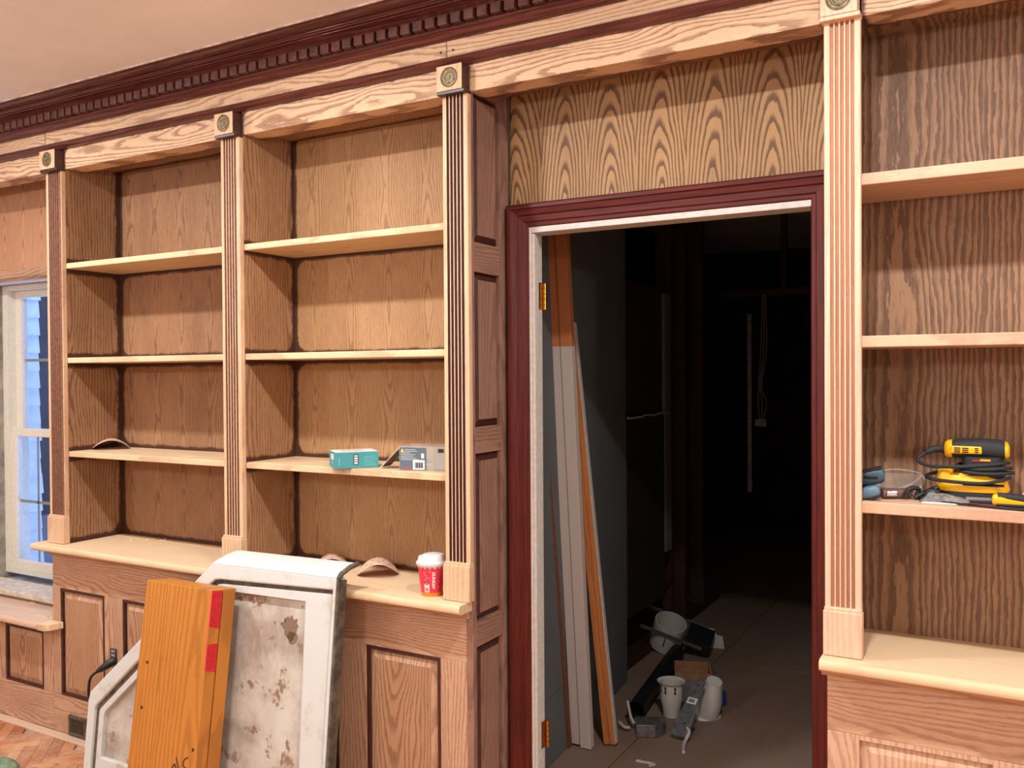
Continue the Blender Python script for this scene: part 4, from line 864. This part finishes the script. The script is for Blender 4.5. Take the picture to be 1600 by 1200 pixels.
MB().loft([ringx(0.0715, 0, 0.129, 0.0335, 0.0225), ringx(0.078, 0, 0.128, 0.031, 0.019), ringx(0.082, 0, 0.126, 0.02, 0.011)]).build('tail_cap', m_yellow, sd, smooth=True)
sv = MB().box(-0.048, 0.022, -0.0395, -0.030, 0.119, 0.1385).build('vent_panel', m_yellow, sd, bevel=0.004)
for k in range(3):
    for a, b in ((-0.040, -0.026), (-0.022, -0.008), (0.006, 0.014)):
        MB().box(a, b, -0.0402, -0.0393, 0.1225 + k * .0048, 0.1253 + k * .0048).build('vent_slot', m_dark, sv)
MB().box(0.0, 0.042, -0.0425, -0.040, 0.101, 0.106).build('name_strip', plain('strip_red', (150, 44, 44), 0.5), sd)
MB().box(0.018, 0.040, -0.0428, -0.0424, 0.1035, 0.1075).build('name_print', m_yellow, sd)
MB().tube([(-0.062, 0, 0.126), (-0.085, -0.004, 0.127), (-0.105, -0.012, 0.118)], [0.0095, 0.009, 0.0075], 12).build('cord_sleeve', m_rubber, sd, smooth=True)
cpts = [(-0.105, -0.012, 0.118), (-0.122, -0.02, 0.104), (-0.120, -0.03, 0.094), (-0.09, -0.045, 0.086), (-0.03, -0.055, 0.088), (0.03, -0.056, 0.094), (0.072, -0.03, 0.099), (0.076, 0.02, 0.095), (0.03, 0.052, 0.09), (-0.028, 0.03, 0.088), (-0.026, -0.035, 0.086),
        (0.02, -0.058, 0.083), (0.072, -0.042, 0.087), (0.082, 0.01, 0.084), (0.03, 0.055, 0.078), (-0.03, 0.03, 0.077), (-0.024, -0.045, 0.076), (0.03, -0.060, 0.073), (0.078, -0.042, 0.075), (0.085, 0.01, 0.072), (0.03, 0.058, 0.068), (-0.05, 0.055, 0.064),
        (-0.098, 0.02, 0.060), (-0.098, -0.045, 0.056), (-0.05, -0.068, 0.052), (0.02, -0.066, 0.050), (0.06, -0.062, 0.058), (0.083, -0.03, 0.064)]
MB().tube(smooth_path(cpts, 6), 0.0045, 8).build('power_cord', m_rubber, sd, smooth=True)
# blue tools
m_blue = plain('tool_blue', (60, 82, 96), 0.5); m_blue2 = plain('tool_blue_light', (92, 122, 138), 0.45)
bt = thing('blue_tool', 'dark blue plastic tool body leaning beside the pilaster on the shelf', 'tool', (3.318, 0.09, ZS), (0, 0, 0.1))
MB().loft([ringx(-0.05, 0, 0.042, 0.016, 0.020), ringx(0.0, 0, 0.054, 0.018, 0.022), ringx(0.022, 0, 0.058, 0.017, 0.020), ringx(0.028, 0, 0.058, 0.012, 0.014)]).build('body', m_blue, bt, smooth=True)
MB().loft([ringz(0.0, -0.012, 0.0, 0.022, 0.017, 16), ringz(0.03, -0.012, 0.0, 0.017, 0.014, 16), ringz(0.046, -0.008, 0, 0.018, 0.015, 16)]).build('stand', m_black, bt, smooth=True)
MB().loft([[(-0.05, -0.017, 0.058), (0.02, -0.016, 0.076), (0.02, 0.016, 0.076), (-0.05, 0.017, 0.058)], [(-0.05, -0.017, 0.063), (0.02, -0.016, 0.0815), (0.02, 0.016, 0.0815), (-0.05, 0.017, 0.063)]]).build('top_rail', m_black, bt)
MB().box(-0.02, 0.012, -0.0195, -0.016, 0.05, 0.058).build('switch', m_black, bt, bevel=0.002)
bh = thing('tool_handle', 'small rounded blue-grey tool handle at the front of the shelf', 'tool', (3.318, 0.035, ZS), (0, -0.28, 0))
MB().loft([ringx(-0.035, 0, 0.016, 0.006, 0.006), ringx(-0.028, 0, 0.018, 0.013, 0.013), ringx(0.0, 0, 0.020, 0.015, 0.0155), ringx(0.022, 0, 0.020, 0.014, 0.0145), ringx(0.029, 0, 0.020, 0.008, 0.008)]).build('grip', m_blue2, bh, smooth=True)
MB().box(-0.005, 0.025, -0.010, 0.010, 0.0, 0.008).build('foot', m_black, bh, bevel=0.002)
kt = thing('folding_tool', 'grey and red folding tool with silver end beside the blue handle', 'tool', (3.362, 0.085, ZS), (0, 0, 0.5))
MB().loft([ringx(-0.024, 0, 0.013, 0.012, 0.011), ringx(0.0, 0, 0.014, 0.014, 0.0125), ringx(0.045, 0, 0.014, 0.014, 0.0125), ringx(0.05, 0, 0.014, 0.011, 0.010)]).build('body', plain('tool_maroon', (108, 72, 70), 0.5), kt, smooth=True)
MB().box(-0.018, 0.010, -0.0165, -0.011, 0.008, 0.021).build('silver_end', plain('chrome', (206, 206, 206), 0.25, 0.9), kt, bevel=0.003)
gs = thing('safety_glasses', 'clear safety glasses lying at the back of the right shelf', 'glasses', (3.375, 0.205, ZS))
MB().tube(smooth_path([(-0.085, -0.02, 0.040), (-0.03, 0.0, 0.062), (0.03, 0.01, 0.058), (0.052, 0.0, 0.048), (0.055, -0.02, 0.030), (0.035, -0.03, 0.012)]), 0.0022, 6).build('frame', m_clr, gs, smooth=True)
MB().tube(smooth_path([(0.05, 0.0, 0.05), (0.02, -0.03, 0.026), (-0.03, -0.04, 0.010), (-0.06, -0.045, 0.006)]), 0.002, 6).build('temple', m_clr, gs, smooth=True)
ln = MB(); ln.loft([[(-0.07 + 0.12 * i / 8, 0.004 * math.sin(PI * i / 8) + .002, 0.012 + .0), ] * 1 + [(-0.07 + 0.12 * i / 8, 0.012 * math.sin(PI * i / 8), 0.030), (-0.07 + 0.12 * i / 8, 0.012 * math.sin(PI * i / 8) + .002, 0.052)] for i in range(9)], cap=False, closed=False)
ln.build('lens', m_clr, gs, smooth=True)
st = thing('black_strap', 'tangled black strap and loops on the shelf beside the folding tool', 'strap', (3.425, 0.10, ZS))
MB().tube(smooth_path([(-0.03, -0.02, 0.006), (-0.02, -0.015, 0.028), (0.0, 0.0, 0.026), (-0.005, 0.0, 0.008), (0.015, -0.012, 0.007), (0.022, -0.01, 0.024), (0.045, 0.0, 0.020), (0.04, 0.01, 0.006), (0.075, 0.02, 0.03), (0.11, 0.03, 0.024)]), 0.0055, 8).build('loop', m_black, st, smooth=True)
MB().tube(smooth_path([(-0.01, -0.015, 0.006), (0.02, 0.0, 0.022), (0.05, 0.02, 0.032), (0.09, 0.03, 0.034)]), 0.006, 8).build('loop', m_black, st, smooth=True)
MB().lathe([(0.007, 0), (0.012, 0), (0.012, 0.006), (0.007, 0.006), (0.007, 0)], 20, cap=False, M=Matrix.Translation((0.032, -0.02, 0.013)) @ Matrix.Rotation(PI / 2, 4, 'X')).build('ring', m_steel, st, smooth=True)
pb = thing('plastic_pouch', 'grey plastic pouch with blades lying flat on the right shelf', 'pouch', (3.485, 0.075, ZS), (0, 0, 0.05))
MB().loft([ringz(0.0005, 0, 0, 0.058, 0.03), ringz(0.008, 0.004, 0, 0.052, 0.028), ringz(0.016, -0.006, 0.004, 0.034, 0.018), ringz(0.021, -0.012, 0.006, 0.015, 0.008)]).build('film', plain('pouch_grey', (126, 122, 118), 0.2, var=0.3, nscale=50), pb, smooth=True, angle=20)
MB().box(-0.05, 0.055, -0.040, -0.028, 0.0005, 0.003).build('paper_edge', m_wht, pb)
setp(MB().tube(smooth_path([(3.468, 0.052, ZS + .0035), (3.55, 0.028, ZS + .0035), (3.61, 0.008, ZS + .0035), (3.664, -0.004 + .004, ZS + .0035)]), 0.003, 6).build('thin_file', m_rubber, smooth=True), 'thin dark metal rod at the shelf front edge', 'rod')
rs = thing('red_blade', 'thin red and black blade in front of the sander', 'blade', (3.545, 0.062, ZS), (0, 0, -0.12))
MB().box(-0.055, 0.06, -0.006, 0.006, 0.0005, 0.003).build('blade', plain('blade_red', (150, 60, 56), 0.5), rs)
MB().box(-0.06, 0.06, 0.008, 0.018, 0.0005, 0.010).build('holder', m_black, rs, bevel=0.002)
kn = thing('yellow_knife', 'yellow and black handled knife at the right end of the shelf', 'knife', (3.605, 0.022, ZS), (0, 0, 0.06))
MB().loft([ringx(-0.015, 0, 0.020, 0.008, 0.008), ringx(-0.012, 0, 0.021, 0.013, 0.0125), ringx(0.0, 0, 0.022, 0.015, 0.0145), ringx(0.06, 0, 0.019, 0.015, 0.014), ringx(0.12, 0, 0.021, 0.016, 0.015)]).build('handle', m_yellow, kn, smooth=True)
MB().loft([ringx(-0.004, 0.0, 0.030, 0.0135, 0.008), ringx(0.03, -0.001, 0.028, 0.0155, 0.0085), ringx(0.06, -0.001, 0.025, 0.016, 0.0095), ringx(0.12, -0.001, 0.028, 0.017, 0.0095)]).build('top_grip', m_rubber, kn, smooth=True)
MB().loft([ringx(-0.006, -0.001, 0.011, 0.0125, 0.005), ringx(0.04, -0.001, 0.010, 0.0145, 0.006), ringx(0.12, -0.001, 0.010, 0.016, 0.0065)]).build('lower_grip', m_rubber, kn, smooth=True)
MB().box(-0.07, -0.014, -0.004, 0.004, 0.018, 0.024).build('blade', m_steel, kn)
wn = thing('wire_offcut', 'pale bent wire offcut at the far right of the shelf', 'wire', (3.665, 0.14, ZS))
MB().tube(smooth_path([(-0.02, 0, 0.004), (0.0, 0, 0.03), (0.03, 0.01, 0.02), (0.06, 0.01, 0.028)]), 0.003, 6).build('strand', m_lid, wn, smooth=True)
bpy.context.view_layer.update()
